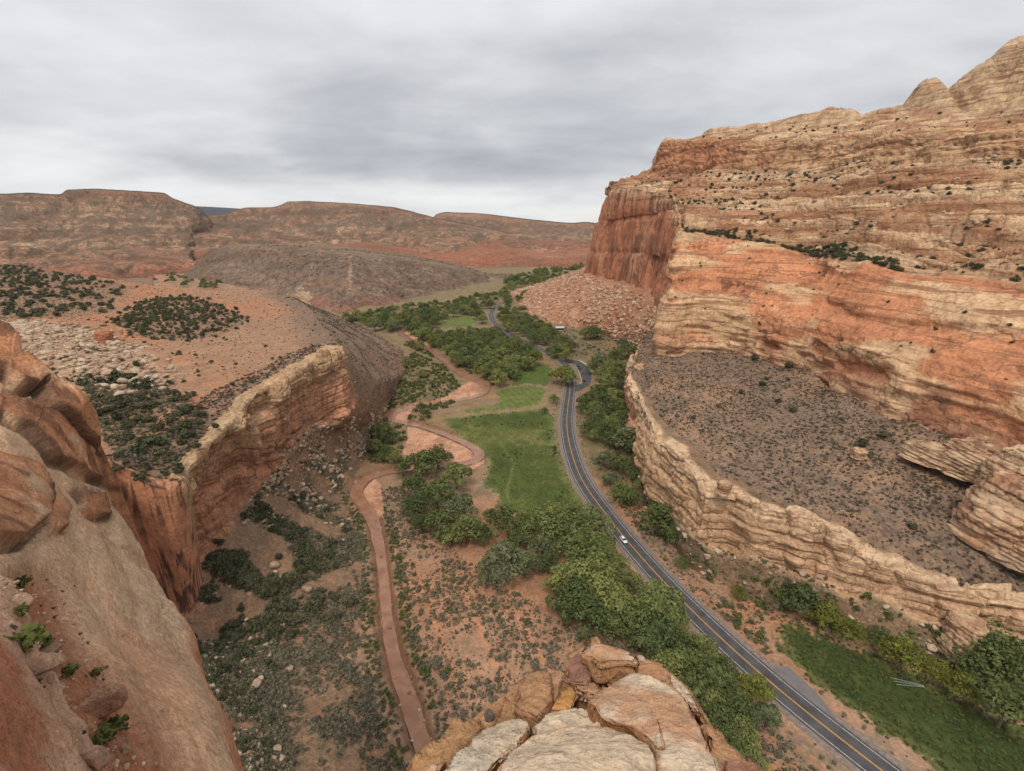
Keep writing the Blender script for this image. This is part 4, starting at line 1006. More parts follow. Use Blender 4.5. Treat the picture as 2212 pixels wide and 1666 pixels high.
SHELLS = [([(-300, 640), (0, 690), (36, 740), (80, 762), (115, 800), (98, 822), (70, 838), (35, 832), (0, 812), (-300, 800)], 3.2),
          ([(90, 815), (150, 820), (190, 870), (225, 920), (245, 985), (205, 975), (170, 940), (130, 912), (95, 885), (80, 850)], 3.2),
          ([(-300, 850), (30, 862), (60, 876), (110, 898), (160, 945), (210, 985), (285, 1040), (270, 1056), (225, 1048), (170, 1018), (120, 990), (95, 962), (60, 925), (0, 895), (-300, 890)], 1.8),
          ([(-300, 985), (0, 1000), (60, 1010), (95, 1060), (84, 1130), (44, 1168), (0, 1182), (-300, 1182)], 3.0),
          ([(90, 1062), (118, 1058), (142, 1100), (140, 1142), (112, 1150), (88, 1130)], 1.3), ([(178, 1062), (214, 1070), (238, 1112), (205, 1110), (188, 1090)], 1.1)]

def near_slab():
    rows = []
    for r in SLAB:
        q = [R(*p) for p in r]; e = q[-1]; out = np.array([e[1], -e[0]]); out = np.array([.86, .5])
        rho = np.hypot(*e[:2]); q.append(np.r_[e[:2] + out * rho * .012, e[2] - rho * .12]); q.append(np.r_[e[:2] + out * rho * .03, e[2] - 45])
        rows.append(q)
    G, TV, TU = loft(rows, 320, 420, .13)
    n = normals(G, True)
    px, py = proj(G)
    # the gully of red dirt: a trough that runs down the left of the slab
    gx = np.interp(py, [1220, 1300, 1400, 1500, 1600, 1700, 1900], [75, 90, 110, 190, 240, 280, 330]); gw = np.interp(py, [1220, 1300, 1450, 1600, 1900], [60, 80, 95, 110, 130])
    g = np.exp(-((px - gx) / gw) ** 4) * sst(1190, 1260, py)
    wallx = gx - gw * 1.05
    lw = sst(6, -14, px - wallx + 9 * fbm(G, 2.5, 3, 401)) * sst(1230, 1330, py)            # rock rib left of the gully
    d = .8 * fbm(G, 12, 3, 402) + .45 * fbm(G, 3.2, 4, 403, sz=.6) - 1.0 * g * np.clip((2000 - py) / 700, .3, 1) + .25 * g * fbm(G, 1.2, 3, 404)
    d += lw * (1.6 + .9 * fbm(G, 3.5, 3, 405))
    scale = np.interp(np.linalg.norm(G - [0, 0, CAMH], axis=2), [15, 40, 90], [.45, .8, 1.6])
    # low benches and cross joints high on the slope
    a, e, k = blocks(G, TU * 9 + TV * 3, 3.4, 8, 406)
    up = sst(3.4, 1.6, TV) * sst(5.2, 4.2, TU)
    d += up * ((a - .5) * .9)
    d -= sst(.80, .95, fbm(G, 16, 3, 407, sx=1.4, sz=.5, ridge=True)) * .8 * (1 - g)
    # exfoliated shells: plates of rock that end in steep, varnished, undercut edges
    scarp = np.zeros(TV.shape); shell = np.zeros(TV.shape); hi = np.zeros(TV.shape); lo = np.zeros(TV.shape); P2 = np.stack([px.ravel() + 5 * fbm(G, 4, 3, 408).ravel(), py.ravel() + 5 * fbm(G, 4, 3, 409).ravel()], 1)
    for poly, hgt in SHELLS:
        poly = np.array(poly, float); ins = inside(P2, poly); dd = dist_line(P2, np.vstack([poly, poly[:1]]))
        sd = np.where(ins, np.minimum(dd, 40), -np.minimum(dd, 40)).reshape(TV.shape)
        am = hgt * .40 * sst(5.3, 4.6, TU)
        hi = np.maximum(hi, am * sst(-2.5, 2.5, sd)); lo = np.maximum(lo, am * .45 * np.exp(-((sd + 7) / 6) ** 2))
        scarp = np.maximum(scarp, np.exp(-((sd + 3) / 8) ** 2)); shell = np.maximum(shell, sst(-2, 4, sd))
    d = d + hi - lo * (hi < .3)
    d = d * (1 - .85 * sst(4.4, 5.1, TU) * sst(4.5, 3.0, TV))
    G = G + n * (d * scale)[..., None]
    G[..., :2] += (sst(0, .8, scarp) * 0)[..., None]
    n1, n2, n3 = fbm(G, 14, 4, 411), fbm(G, 4, 4, 412), fbm(G, 1.3, 3, 413)
    col = mixc(C3(.57, .435, .31, G), (.57, .375, .25), sst(-.05, .45, n1 + .4 * n2))
    col = mixc(col, (.47, .37, .265), sst(.0, .5, n2 - .5 * n1) * .5)
    edge = sst(4.2, 4.9, TU)
    col = mixc(col, (.50, .40, .29), edge * sst(5.4, 4.9, TU) * .6)
    col = mixc(col, (.37, .18, .105), sst(5.1, 5.6, TU) * .8)
    red = up * sst(-.1, .3, n2 + .3 * n1)
    col = mixc(col, (.40, .195, .11), red * .6)
    col = mixc(col, (.44, .215, .115), shell * sst(-.35, .15, n2 + .2) * .85)
    col = mixc(col, (.25, .12, .07), shell * sst(.1, .4, n2 - .2 * n1) * .6)
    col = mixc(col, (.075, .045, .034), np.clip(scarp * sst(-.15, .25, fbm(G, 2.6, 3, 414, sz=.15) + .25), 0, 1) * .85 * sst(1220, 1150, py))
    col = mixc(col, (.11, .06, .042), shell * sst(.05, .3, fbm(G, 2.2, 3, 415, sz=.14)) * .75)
    soil = mixc(C3(.31, .135, .075, G), (.36, .20, .13), sst(0, .5, n3)); soil = mixc(soil, (.20, .13, .10), sst(.15, .5, n2 + .4 * n3) * .6)
    col = col * (1 - (g * .95)[..., None]) + soil * (g * .95)[..., None]
    rib = mixc(C3(.42, .29, .215, G), (.36, .165, .10), sst(-.05, .4, n2 - .3 + .5 * sst(60, -60, px - wallx + 70)))
    col = col * (1 - lw[..., None]) + rib * lw[..., None]
    V = G.reshape(-1, 3); F = orient(grid_faces(*TV.shape), V, False)
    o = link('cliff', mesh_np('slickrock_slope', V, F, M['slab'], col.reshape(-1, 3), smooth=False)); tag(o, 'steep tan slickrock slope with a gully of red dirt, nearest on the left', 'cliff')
    return G, TV, TU
SG, STV, STU = near_slab()

def snap(G, px, py, want=None):
    """the point of a surface grid that shows at a place of the picture"""
    x, y = proj(G); d = (x - px) ** 2 + (y - py) ** 2
    dist = np.linalg.norm(G - [0, 0, CAMH], axis=-1)
    m = d < max(d.min() * 1.5 + 6, 16)
    dd = np.where(m, dist, 1e9); return G.reshape(-1, 3)[np.argmin(dd.ravel())].copy()

def ico_rock(name, mat, seed, sub=3, cuts=7, rough=.10, flat=1.0, coarse=.25, col=None):
    """angular rock of unit radius: a sphere cut by random planes, then roughened"""
    import bmesh
    bm = bmesh.new(); bmesh.ops.create_icosphere(bm, subdivisions=sub, radius=1.0)
    V = np.array([v.co[:] for v in bm.verts]); F = np.array([[v.index for v in f.verts] for f in bm.faces]); bm.free()
    r = np.random.default_rng(seed)
    for _ in range(cuts):
        nrm = r.normal(size=3); nrm /= np.linalg.norm(nrm); off = r.uniform(.45, .8)
        dd = V @ nrm - off; V = V - np.outer(np.clip(dd, 0, None), nrm) * .92
    V = V * (1 + coarse * fbm(V + seed * 3.1, .9, 2, seed)[:, None]) + rough * np.stack([fbm(V + seed + q * 7, .35, 3, seed + q) for q in range(3)], 1)
    V[:, 2] *= flat
    c = None
    if col is not None:
        n = fbm(V + seed, .8, 4, seed + 3); c = mixc(C3(*col[0], V), col[1], sst(-.2, .35, n))
        if len(col) > 2: c = mixc(c, col[2], sst(.15, .45, fbm(V + seed * 2, 1.1, 3, seed + 5)))
    return mesh_np(name, V, F, mat, c, smooth=sub > 3)

# ------------------------------------------------------------------ nearest: the broken sandstone the viewer stands on
M['fg'] = mat_surface('near_sandstone', tint=(1.03, .96, .88), scales=((.5, .18), (.06, .28), (.012, .22)), bump=(.5, .9, .8), spec=.2)

def fgp(zx, zy, lift):
    """point on the sloping top of the fin; lift in metres above it"""
    px, py = 829.5 + zx * .375, 1327.2 + zy * .375
    d = ray(px, py); t = (133.2 + lift + .55 * 1.2 - CAMH) / (d[2] + .55 * d[1])
    return np.array([d[0] * t, d[1] * t, CAMH + d[2] * t])

def near_rock(label, outline, lift, thick, cols, seed, tilt=(0, 0), flare=.10, dome=.05, name='boulder', lay=.02, rough=1.0, na=160):
    P = np.array([fgp(x, y, lift) for x, y in outline]); P = smooth_line(np.vstack([P, P[:1]]), 1e-9 + np.linalg.norm(np.diff(np.vstack([P, P[:1]]), axis=0), axis=1).sum() / na)[:-1] if False else P
    Q = np.vstack([P, P[:1]]); s = np.r_[0, np.cumsum(np.linalg.norm(np.diff(Q, axis=0), axis=1))]
    tt = np.linspace(0, s[-1], na, endpoint=False); B = np.stack([np.interp(tt, s, Q[:, k]) for k in range(3)], 1)
    for _ in range(1): B = (np.roll(B, 1, 0) + 2 * B + np.roll(B, -1, 0)) / 4
    c = B.mean(0); rad = np.linalg.norm(B - c, axis=1).mean()
    jit = .035 * rad * fbm(B, rad * .35, 3, seed)
    dirs = (B - c) / np.linalg.norm(B - c, axis=1, keepdims=True); B = B + dirs * jit[:, None]
    rings = []
    ts = [(1 + flare * f, -thick * f) for f in (1, .82, .66, .5, .38, .27, .18, .11, .06, .03)]
    for sc, dz in ts: rings.append(c + (B - c) * sc + [0, 0, dz])
    for sc in np.r_[1.0, .99, .975, .955, np.linspace(.93, .0004, 26)]:
        p = c + (B - c) * sc; p[:, 2] += dome * rad * (1 - sc * sc) + (p[:, 0] - c[0]) * tilt[0] * (1 - sc ** 6) + (p[:, 1] - c[1]) * tilt[1] * (1 - sc ** 6) - .012 * (sc > .97)
        rings.append(p)
    G = np.array(rings)
    n = np.cross(np.gradient(G, axis=0), np.gradient(G, axis=1)); n /= np.linalg.norm(n, axis=2, keepdims=True) + 1e-9
    if ((G - c) * n).sum() < 0: n = -n
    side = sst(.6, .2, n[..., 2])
    zz = G[..., 2] + .15 * G[..., 0] + .05 * fbm(G, .5, 3, seed + 8)
    led = hsh(np.floor(zz / .075), G[..., 0] * 0, G[..., 0] * 0, seed)
    flake = np.floor(3.5 * fbm(G, rad * .55, 3, seed + 9) + .4 * fbm(G, .08, 3, seed + 10)) * .0045
    d = flake * (1 - side) + .004 * fbm(G, .03, 3, seed + 11) + .045 * rad * fbm(G, rad * .7, 2, seed + 1) + .012 * rough * fbm(G, .12, 4, seed + 2) + side * lay * 2 * (led - .5) - .02 * rough * sst(.75, .95, fbm(G, .5, 3, seed + 3, ridge=True))
    G = G + n * d[..., None]
    n1, n2, n3 = fbm(G, .55, 4, seed + 4), fbm(G, .16, 4, seed + 5), fbm(G, .05, 3, seed + 6)
    topc, patch, sidec = cols
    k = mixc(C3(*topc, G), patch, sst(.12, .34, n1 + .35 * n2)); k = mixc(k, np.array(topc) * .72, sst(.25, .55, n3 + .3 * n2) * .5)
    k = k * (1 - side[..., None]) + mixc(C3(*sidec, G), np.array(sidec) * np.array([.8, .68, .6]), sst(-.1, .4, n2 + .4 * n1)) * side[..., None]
    V = G.reshape(-1, 3); nr = len(rings); i = np.arange(nr * na).reshape(nr, na)
    F = np.stack([i[:-1], np.roll(i[:-1], -1, 1), np.roll(i[1:], -1, 1), i[1:]], -1).reshape(-1, 4)
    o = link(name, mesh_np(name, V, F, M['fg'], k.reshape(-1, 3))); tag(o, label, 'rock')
    return o

WHT, PNK, ORG, BRN, PUR, TAN = (.62, .515, .40), (.53, .40, .315), (.47, .265, .125), (.385, .225, .125), (.33, .185, .14), (.46, .275, .165)
def near_rocks():
    near_rock('broken ochre sandstone fin under the stacked blocks at the bottom', [(-60, 1100), (120, 905), (240, 800), (380, 700), (470, 620), (600, 520), (700, 440), (820, 350), (930, 350), (1020, 330), (1140, 200), (1300, 230), (1460, 262), (1560, 285), (1640, 320), (1740, 420), (1820, 540), (1890, 640), (1960, 740), (2060, 840), (2160, 930), (2300, 1100), (1900, 1400), (400, 1400)],
              -.22, 34, (TAN, ORG, BRN), 501, flare=2.6, name='rock_fin', lay=.05, na=200)
    near_rock('pointed orange slab topping the stack of rocks', [(1192, 138), (1232, 172), (1300, 195), (1380, 215), (1445, 240), (1462, 276), (1400, 268), (1320, 272), (1248, 282), (1200, 250), (1145, 228), (1158, 205)], .16, .28, (ORG, PNK, BRN), 502, (.0, .25), flare=.0)
    near_rock('dull purple block wedged below the pointed orange slab', [(1132, 224), (1200, 240), (1246, 272), (1240, 315), (1172, 388), (1100, 392), (1018, 372), (1060, 300)], .07, .4, (PUR, (.37, .22, .165), BRN), 503, (.1, .1), flare=.05)
    near_rock('ochre block with pink flanks right of the purple block', [(1285, 300), (1335, 266), (1420, 274), (1560, 284), (1636, 325), (1658, 350), (1640, 408), (1560, 430), (1450, 440), (1330, 440), (1280, 380)], .06, .45, ((.44, .245, .145), PUR, BRN), 504, flare=.05)
    near_rock('big white capped slab with a tan bare patch', [(1208, 505), (1290, 402), (1372, 357), (1450, 342), (1530, 352), (1592, 388), (1682, 442), (1762, 522), (1832, 642), (1882, 782), (1925, 960), (1860, 1100), (1640, 1060), (1610, 860), (1540, 740), (1430, 640), (1330, 625), (1260, 590)], .12, .5, (WHT, (.47, .285, .18), BRN), 505, (.02, 0), flare=.06, dome=.06)
    near_rock('white rounded slab in the middle of the bottom edge', [(620, 960), (700, 780), (830, 690), (1000, 640), (1250, 622), (1420, 660), (1540, 730), (1606, 850), (1640, 1000), (1500, 1300), (700, 1300)], .10, .5, ((.60, .49, .375), (.63, .54, .43), TAN), 506, flare=.08, dome=.10)
    near_rock('smaller white slab behind the rounded slab', [(850, 640), (905, 600), (965, 556), (1100, 528), (1182, 540), (1232, 592), (1246, 640), (1100, 690), (880, 720)], .06, .35, ((.60, .50, .39), WHT, TAN), 507, flare=.06, dome=.03)
    near_rock('pale slab with a straight broken edge beside the ochre flank', [(300, 930), (400, 820), (482, 735), (562, 662), (680, 622), (782, 588), (840, 596), (836, 650), (792, 712), (762, 776), (650, 850), (560, 960), (420, 1100), (240, 1060)], .10, .4, ((.58, .48, .37), (.48, .43, .36), ORG), 508, flare=.06, dome=.04)
    near_rock('small bright orange block between the white slabs', [(962, 548), (1020, 442), (1086, 420), (1112, 452), (1086, 520), (1076, 556)], .05, .3, ((.50, .265, .10), ORG, BRN), 509, flare=.05)
    near_rock('pitted brown block left of the purple block', [(760, 520), (800, 420), (862, 336), (938, 352), (946, 402), (962, 482), (930, 545), (880, 600), (820, 560)], .08, .6, (BRN, (.42, .25, .14), (.33, .19, .11)), 510, (.15, 0), flare=.12, rough=2.2)
    near_rock('leaning brown block at the left shoulder of the stack', [(640, 620), (668, 560), (700, 480), (770, 430), (812, 470), (812, 560), (800, 600), (720, 650)], .02, .6, ((.40, .245, .135), BRN, BRN), 511, (.2, 0), flare=.12, rough=1.8)
    near_rock('dark brown cracked block in front of the pitted block', [(820, 600), (850, 520), (940, 490), (965, 520), (955, 590), (880, 650), (835, 650)], .03, .4, ((.30, .17, .105), BRN, (.27, .15, .09)), 512, flare=.1)
    near_rock('ochre ledge stepping down on the far left of the stack', [(60, 960), (220, 792), (332, 730), (422, 622), (502, 590), (556, 652), (472, 742), (332, 892), (260, 1000)], -.02, .9, ((.46, .275, .14), TAN, BRN), 513, (.25, 0), flare=.25, rough=1.8)
    near_rock('low ochre shelf holding a dark pebble', [(540, 600), (590, 545), (650, 490), (700, 470), (690, 540), (800, 568), (780, 602), (560, 668)], -.02, .6, ((.43, .25, .135), ORG, BRN), 514, flare=.2)
    near_rock('pinkish small block above the pebbles', [(1098, 398), (1132, 378), (1240, 405), (1256, 452), (1200, 475), (1112, 432)], .05, .3, ((.46, .28, .17), PNK, BRN), 515, flare=.05)
    near_rock('maroon flat stone in the gap of the stack', [(1172, 392), (1205, 345), (1240, 372), (1250, 412), (1190, 402)], .03, .2, (PUR, (.30, .16, .12), PUR), 516, flare=.05)
    near_rock('ochre flank falling away on the right of the white slab', [(1650, 340), (1752, 420), (1832, 540), (1902, 642), (1972, 742), (2052, 832), (2155, 930), (2160, 1060), (1930, 1000), (1890, 800), (1836, 648), (1762, 528), (1684, 446)], -.04, 1.6, ((.45, .27, .15), (.40, .23, .13), BRN), 517, (-.35, 0), flare=.20, rough=2)
    near_rock('white sloping shoulder behind the big white slab', [(1648, 345), (1700, 380), (1770, 470), (1822, 545), (1770, 540), (1690, 450), (1646, 410)], .02, .6, (WHT, PNK, TAN), 518, (-.3, 0), flare=.1)
    near_rock('maroon corner block at the lower right of the flank', [(1990, 850), (2060, 830), (2110, 850), (2155, 905), (2180, 1000), (2050, 980), (2000, 900)], .03, .7, (PUR, BRN, PUR), 519, flare=.15)
    # loose pebbles caught between the slabs
    peb = [(1132, 440, 16), (1128, 462, 13), (1160, 452, 12), (1190, 470, 19), (1178, 440, 15), (1150, 478, 13), (1165, 498, 10), (1140, 492, 9), (1200, 448, 12), (1185, 500, 11), (1212, 500, 13), (1120, 448, 9), (1270, 345, 22), (1250, 350, 18),
           (1265, 380, 20), (610, 583, 30), (815, 680, 24), (795, 720, 15), (820, 665, 14), (780, 745, 10), (285, 890, 26), (1480, 258, 18)]
    shades = [((.12, .105, .095), (.17, .14, .12)), ((.48, .40, .31), (.40, .30, .22)), ((.33, .25, .19), (.25, .17, .13)), ((.50, .36, .27), (.42, .28, .2))]
    names = ('small dark grey pebble', 'small pale pebble', 'small brown pebble', 'small pinkish pebble')
    for i, (x, y, s) in enumerate(peb):
        k = 0 if s in (30, 22, 24) or i in (0, 1) else 1 + i % 3
        P = fgp(x, y, .02 if i < 12 else .05); r = s * .375 / FPX * np.linalg.norm(P - [0, 0, CAMH])
        o = link('pebble', ico_rock('pebble', M['fg'], 600 + i, 3, 3, .05, .75, .2, shades[k]), loc=P, scale=(r, r, r), rot=(0, 0, i))
        tag(o, names[k] + (' lying alone on the ochre shelf' if s == 30 else ' lodged in a crack between the near slabs'), 'pebble', 'pebbles between the near slabs')
near_rocks()

# ------------------------------------------------------------------ plants and loose rocks: meshes
def leaf_cards(r, lobes, count, size, up=.35, shell=.72, below=-.55):
    lob = np.array([np.r_[c, s] for c, s in lobes]); w = (lob[:, 3] * lob[:, 4] + lob[:, 4] * lob[:, 5] + lob[:, 3] * lob[:, 5]); w /= w.sum()
    li = r.choice(len(lob), count * 2, p=w); d = r.normal(size=(count * 2, 3)); d /= np.linalg.norm(d, axis=1, keepdims=True)
    ok = d[:, 2] > below; li, d = li[ok][:count], d[ok][:count]
    P = lob[li, :3] + d * lob[li, 3:6] * (shell + (1.04 - shell) * r.random((len(d), 1)) ** .6)
    nn = d + r.normal(size=d.shape) * .55 + [0, 0, up]; nn /= np.linalg.norm(nn, axis=1, keepdims=True)
    t = np.cross(nn, r.normal(size=nn.shape)); t /= np.linalg.norm(t, axis=1, keepdims=True); b = np.cross(nn, t)
    s = size * (.55 + .9 * r.random((len(d), 1)))
    A = P + t * s; B = P + b * s * .62; D = P - t * s * (.7 + .3 * r.random((len(d), 1))); E_ = P - b * s * .62
    V = np.stack([A, B, D, E_], 1).reshape(-1, 3); F = np.arange(len(V)).reshape(-1, 4)
    return V, F

def tube(pts_, rad, k=6):
    V, F = [], []
    pts_ = np.array(pts_, float)
    for i, p in enumerate(pts_):
        t = pts_[min(i + 1, len(pts_) - 1)] - pts_[max(i - 1, 0)]; t /= np.linalg.norm(t) + 1e-9
        a = np.cross(t, [.3, .9, .2]); a /= np.linalg.norm(a) + 1e-9; b = np.cross(t, a)
        for j in range(k):
            an = 2 * math.pi * j / k; V.append(p + (a * math.cos(an) + b * math.sin(an)) * rad[i])
    for i in range(len(pts_) - 1):
        for j in range(k): F.append((i * k + j, i * k + (j + 1) % k, (i + 1) * k + (j + 1) % k, (i + 1) * k + j))
    return np.array(V), np.array(F)

def join(parts):
    V, F, o = [], [], 0
    for v, f in parts: V.append(v); F.append(f + o); o += len(v)
    return np.vstack(V), np.vstack(F)

def tree_shape(seed, spread=.52, count=2100, size=.030, low=.14, nl=17):
    """unit-high broadleaf tree: lobed crown and a trunk that forks into limbs"""
    r = np.random.default_rng(seed); lobes = []
    for i in range(nl):
        a = 2.4 * i + r.uniform(-.5, .5); q = r.random(); rad = spread * .76 * math.sqrt((i + .4) / nl)
        z = low + .22 + .50 * (1 - (rad / (spread * .75)) ** 2) * (.55 + .45 * q)
        s = spread * r.uniform(.20, .38)
        lobes.append(((rad * math.cos(a), rad * math.sin(a), min(z, .86)), (s, s, s * r.uniform(.62, .85))))
    lobes.append(((0, 0, .48), (spread * .36, spread * .36, .24)))
    crown = leaf_cards(r, lobes, count, size)
    parts = [tube([(0, 0, -.03), (.01, .0, .12), (.0, .02, .26)], [.034, .026, .020])]
    for i in range(5):
        c = np.array(lobes[(i * 2 + 1) % nl][0]); parts.append(tube([(0, .01, .22), c * [.45, .45, 0] + [0, 0, .22 + (c[2] - .22) * .6], c], [.017, .011, .005], 5))
    return crown, join(parts)

TREES = [tree_shape(700 + i, sp) for i, sp in enumerate((.50, .58, .46, .62))]
TALL = [tree_shape(720, .24, 700, .034, .05, 9)]
def crown_mesh(name, sh, mat): return mesh_np(name, *sh[0], mat, smooth=False)
CROWNS = {k: [crown_mesh('crown', s, M[m]) for s in TREES] for k, m in (('green', 'cotton'), ('dark', 'cotton_dark'), ('yellow', 'cotton_yel'), ('grey', 'cotton_grey'))}
CROWNS['tall'] = [crown_mesh('crown', TALL[0], M['cotton_dark'])]
TRUNKS = [mesh_np('trunk', *s[1], M['bark']) for s in TREES]; TALLTRUNK = [mesh_np('trunk', *TALL[0][1], M['bark'])]

def bush_mesh(name, seed, mat, count, size, nl=5, flat=.75):
    r = np.random.default_rng(seed)
    lobes = [((r.uniform(-.28, .28), r.uniform(-.28, .28), r.uniform(.16, .42) * flat), (r.uniform(.2, .34),) * 2 + (r.uniform(.2, .32) * flat,)) for _ in range(nl)]
    V, F = leaf_cards(r, lobes, count, size, .3, .5, -.8); V[:, 2] = np.maximum(V[:, 2], -.02)
    return mesh_np(name, V, F, mat, smooth=False)
JUNIPER = [bush_mesh('juniper', 740 + i, M['juniper'], 300, .085, 7, 1.05) for i in range(3)]
SAGE = [bush_mesh('sagebrush', 750 + i, M['sage'], 80, .13, 4, .8) for i in range(3)]
SCRUB = [bush_mesh('shrub', 760 + i, M['scrub'], 130, .12, 5, .95) for i in range(3)]
DRY = [bush_mesh('scrub', 770 + i, M['dryscrub'], 56, .14, 4, .7) for i in range(3)]

def mat_stone(name, cols, scale=1.0):
    m = bpy.data.materials.new(name); m.use_nodes = True; nt = m.node_tree; b = nt.nodes['Principled BSDF']; N, L = nt.nodes.new, nt.links.new
    b.inputs['Roughness'].default_value = .95; b.inputs['Specular IOR Level'].default_value = .15
    oi = N('ShaderNodeObjectInfo'); r = N('ShaderNodeValToRGB'); L(oi.outputs['Random'], r.inputs[0])
    r.color_ramp.elements[0].color = (*cols[0], 1); r.color_ramp.elements[1].color = (*cols[-1], 1)
    for i, c in enumerate(cols[1:-1]): e = r.color_ramp.elements.new((i + 1) / (len(cols) - 1)); e.color = (*c, 1)
    geo = N('ShaderNodeNewGeometry'); n = N('ShaderNodeTexNoise'); L(geo.outputs['Position'], n.inputs['Vector']); n.inputs['Scale'].default_value = 1 / scale; n.inputs['Detail'].default_value = 5
    mr = N('ShaderNodeMapRange'); L(n.outputs['Fac'], mr.inputs[0]); mr.inputs[1].default_value = .3; mr.inputs[2].default_value = .7; mr.inputs[3].default_value = .7; mr.inputs[4].default_value = 1.25
    mx = N('ShaderNodeMixRGB'); mx.blend_type = 'MULTIPLY'; mx.inputs[0].default_value = 1; L(r.outputs[0], mx.inputs[1]); L(mr.outputs[0], mx.inputs[2]); L(mx.outputs[0], b.inputs['Base Color'])
    return m
M['stone_red'] = mat_stone('red_talus_stone', ((.27, .135, .085), (.42, .26, .17), (.56, .42, .30), (.36, .18, .115), (.50, .35, .24)))
M['stone_buff'] = mat_stone('buff_stone', ((.33, .24, .165), (.45, .345, .245), (.50, .40, .29), (.36, .21, .14), (.41, .31, .22)))
M['stone_dark'] = mat_stone('dark_basalt', ((.045, .04, .04), (.07, .06, .058), (.055, .048, .046)))
STONES = {k: [ico_rock('boulder', M[k], 780 + 10 * j + i, 2, 8, .05, .72, .2) for i in range(4)] for j, k in enumerate(('stone_red', 'stone_buff', 'stone_dark'))}

# ------------------------------------------------------------------ placing
SCAT = {}
def put(kind, P, size, zone, tilt=0.0):
    P = np.asarray(P, float).reshape(-1, 3); size = np.broadcast_to(size, len(P))
    SCAT.setdefault(kind, []).append((P, np.array(size), zone))

def area_of(G):
    return np.linalg.norm(np.cross(np.gradient(G, axis=1), np.gradient(G, axis=0)), axis=2)

def pick(G, w, n, jit=.5):
    """random places on a surface grid, by area times weight"""
    A = (area_of(G) * w).ravel(); A[A < 0] = 0; i = rng.choice(len(A), n, p=A / A.sum())
    P = G.reshape(-1, 3)[i]; return P

def poly_plan(poly, n, z=0.0):
    lo, hi = poly.min(0), poly.max(0); out = []
    m = 0
    while m < n:
        q = rng.uniform(lo, hi, (n * 2, 2)); q = q[inside(q, poly)]; out.append(q); m += len(q)
    return np.vstack(out)[:n]

def on_floor(P2):
    return np.c_[P2, floor_z(P2)]

def clear_of(P2, road=6.5, river=5.5, fields=True):
    m = (dist_line(P2, ROAD_D) > road) & (dist_line(P2, RIVER_D) > river) & ~in_any(P2, BARS) & ~inside(P2, LOT) & ~inside(P2, PULLOFF)
    if fields: m &= ~in_any(P2, (FIELD_MAIN, FIELD_MOWN, FIELD_UPPER, FIELD_FAR, FIELD_ORCH, FIELD_RIGHT))
    return m

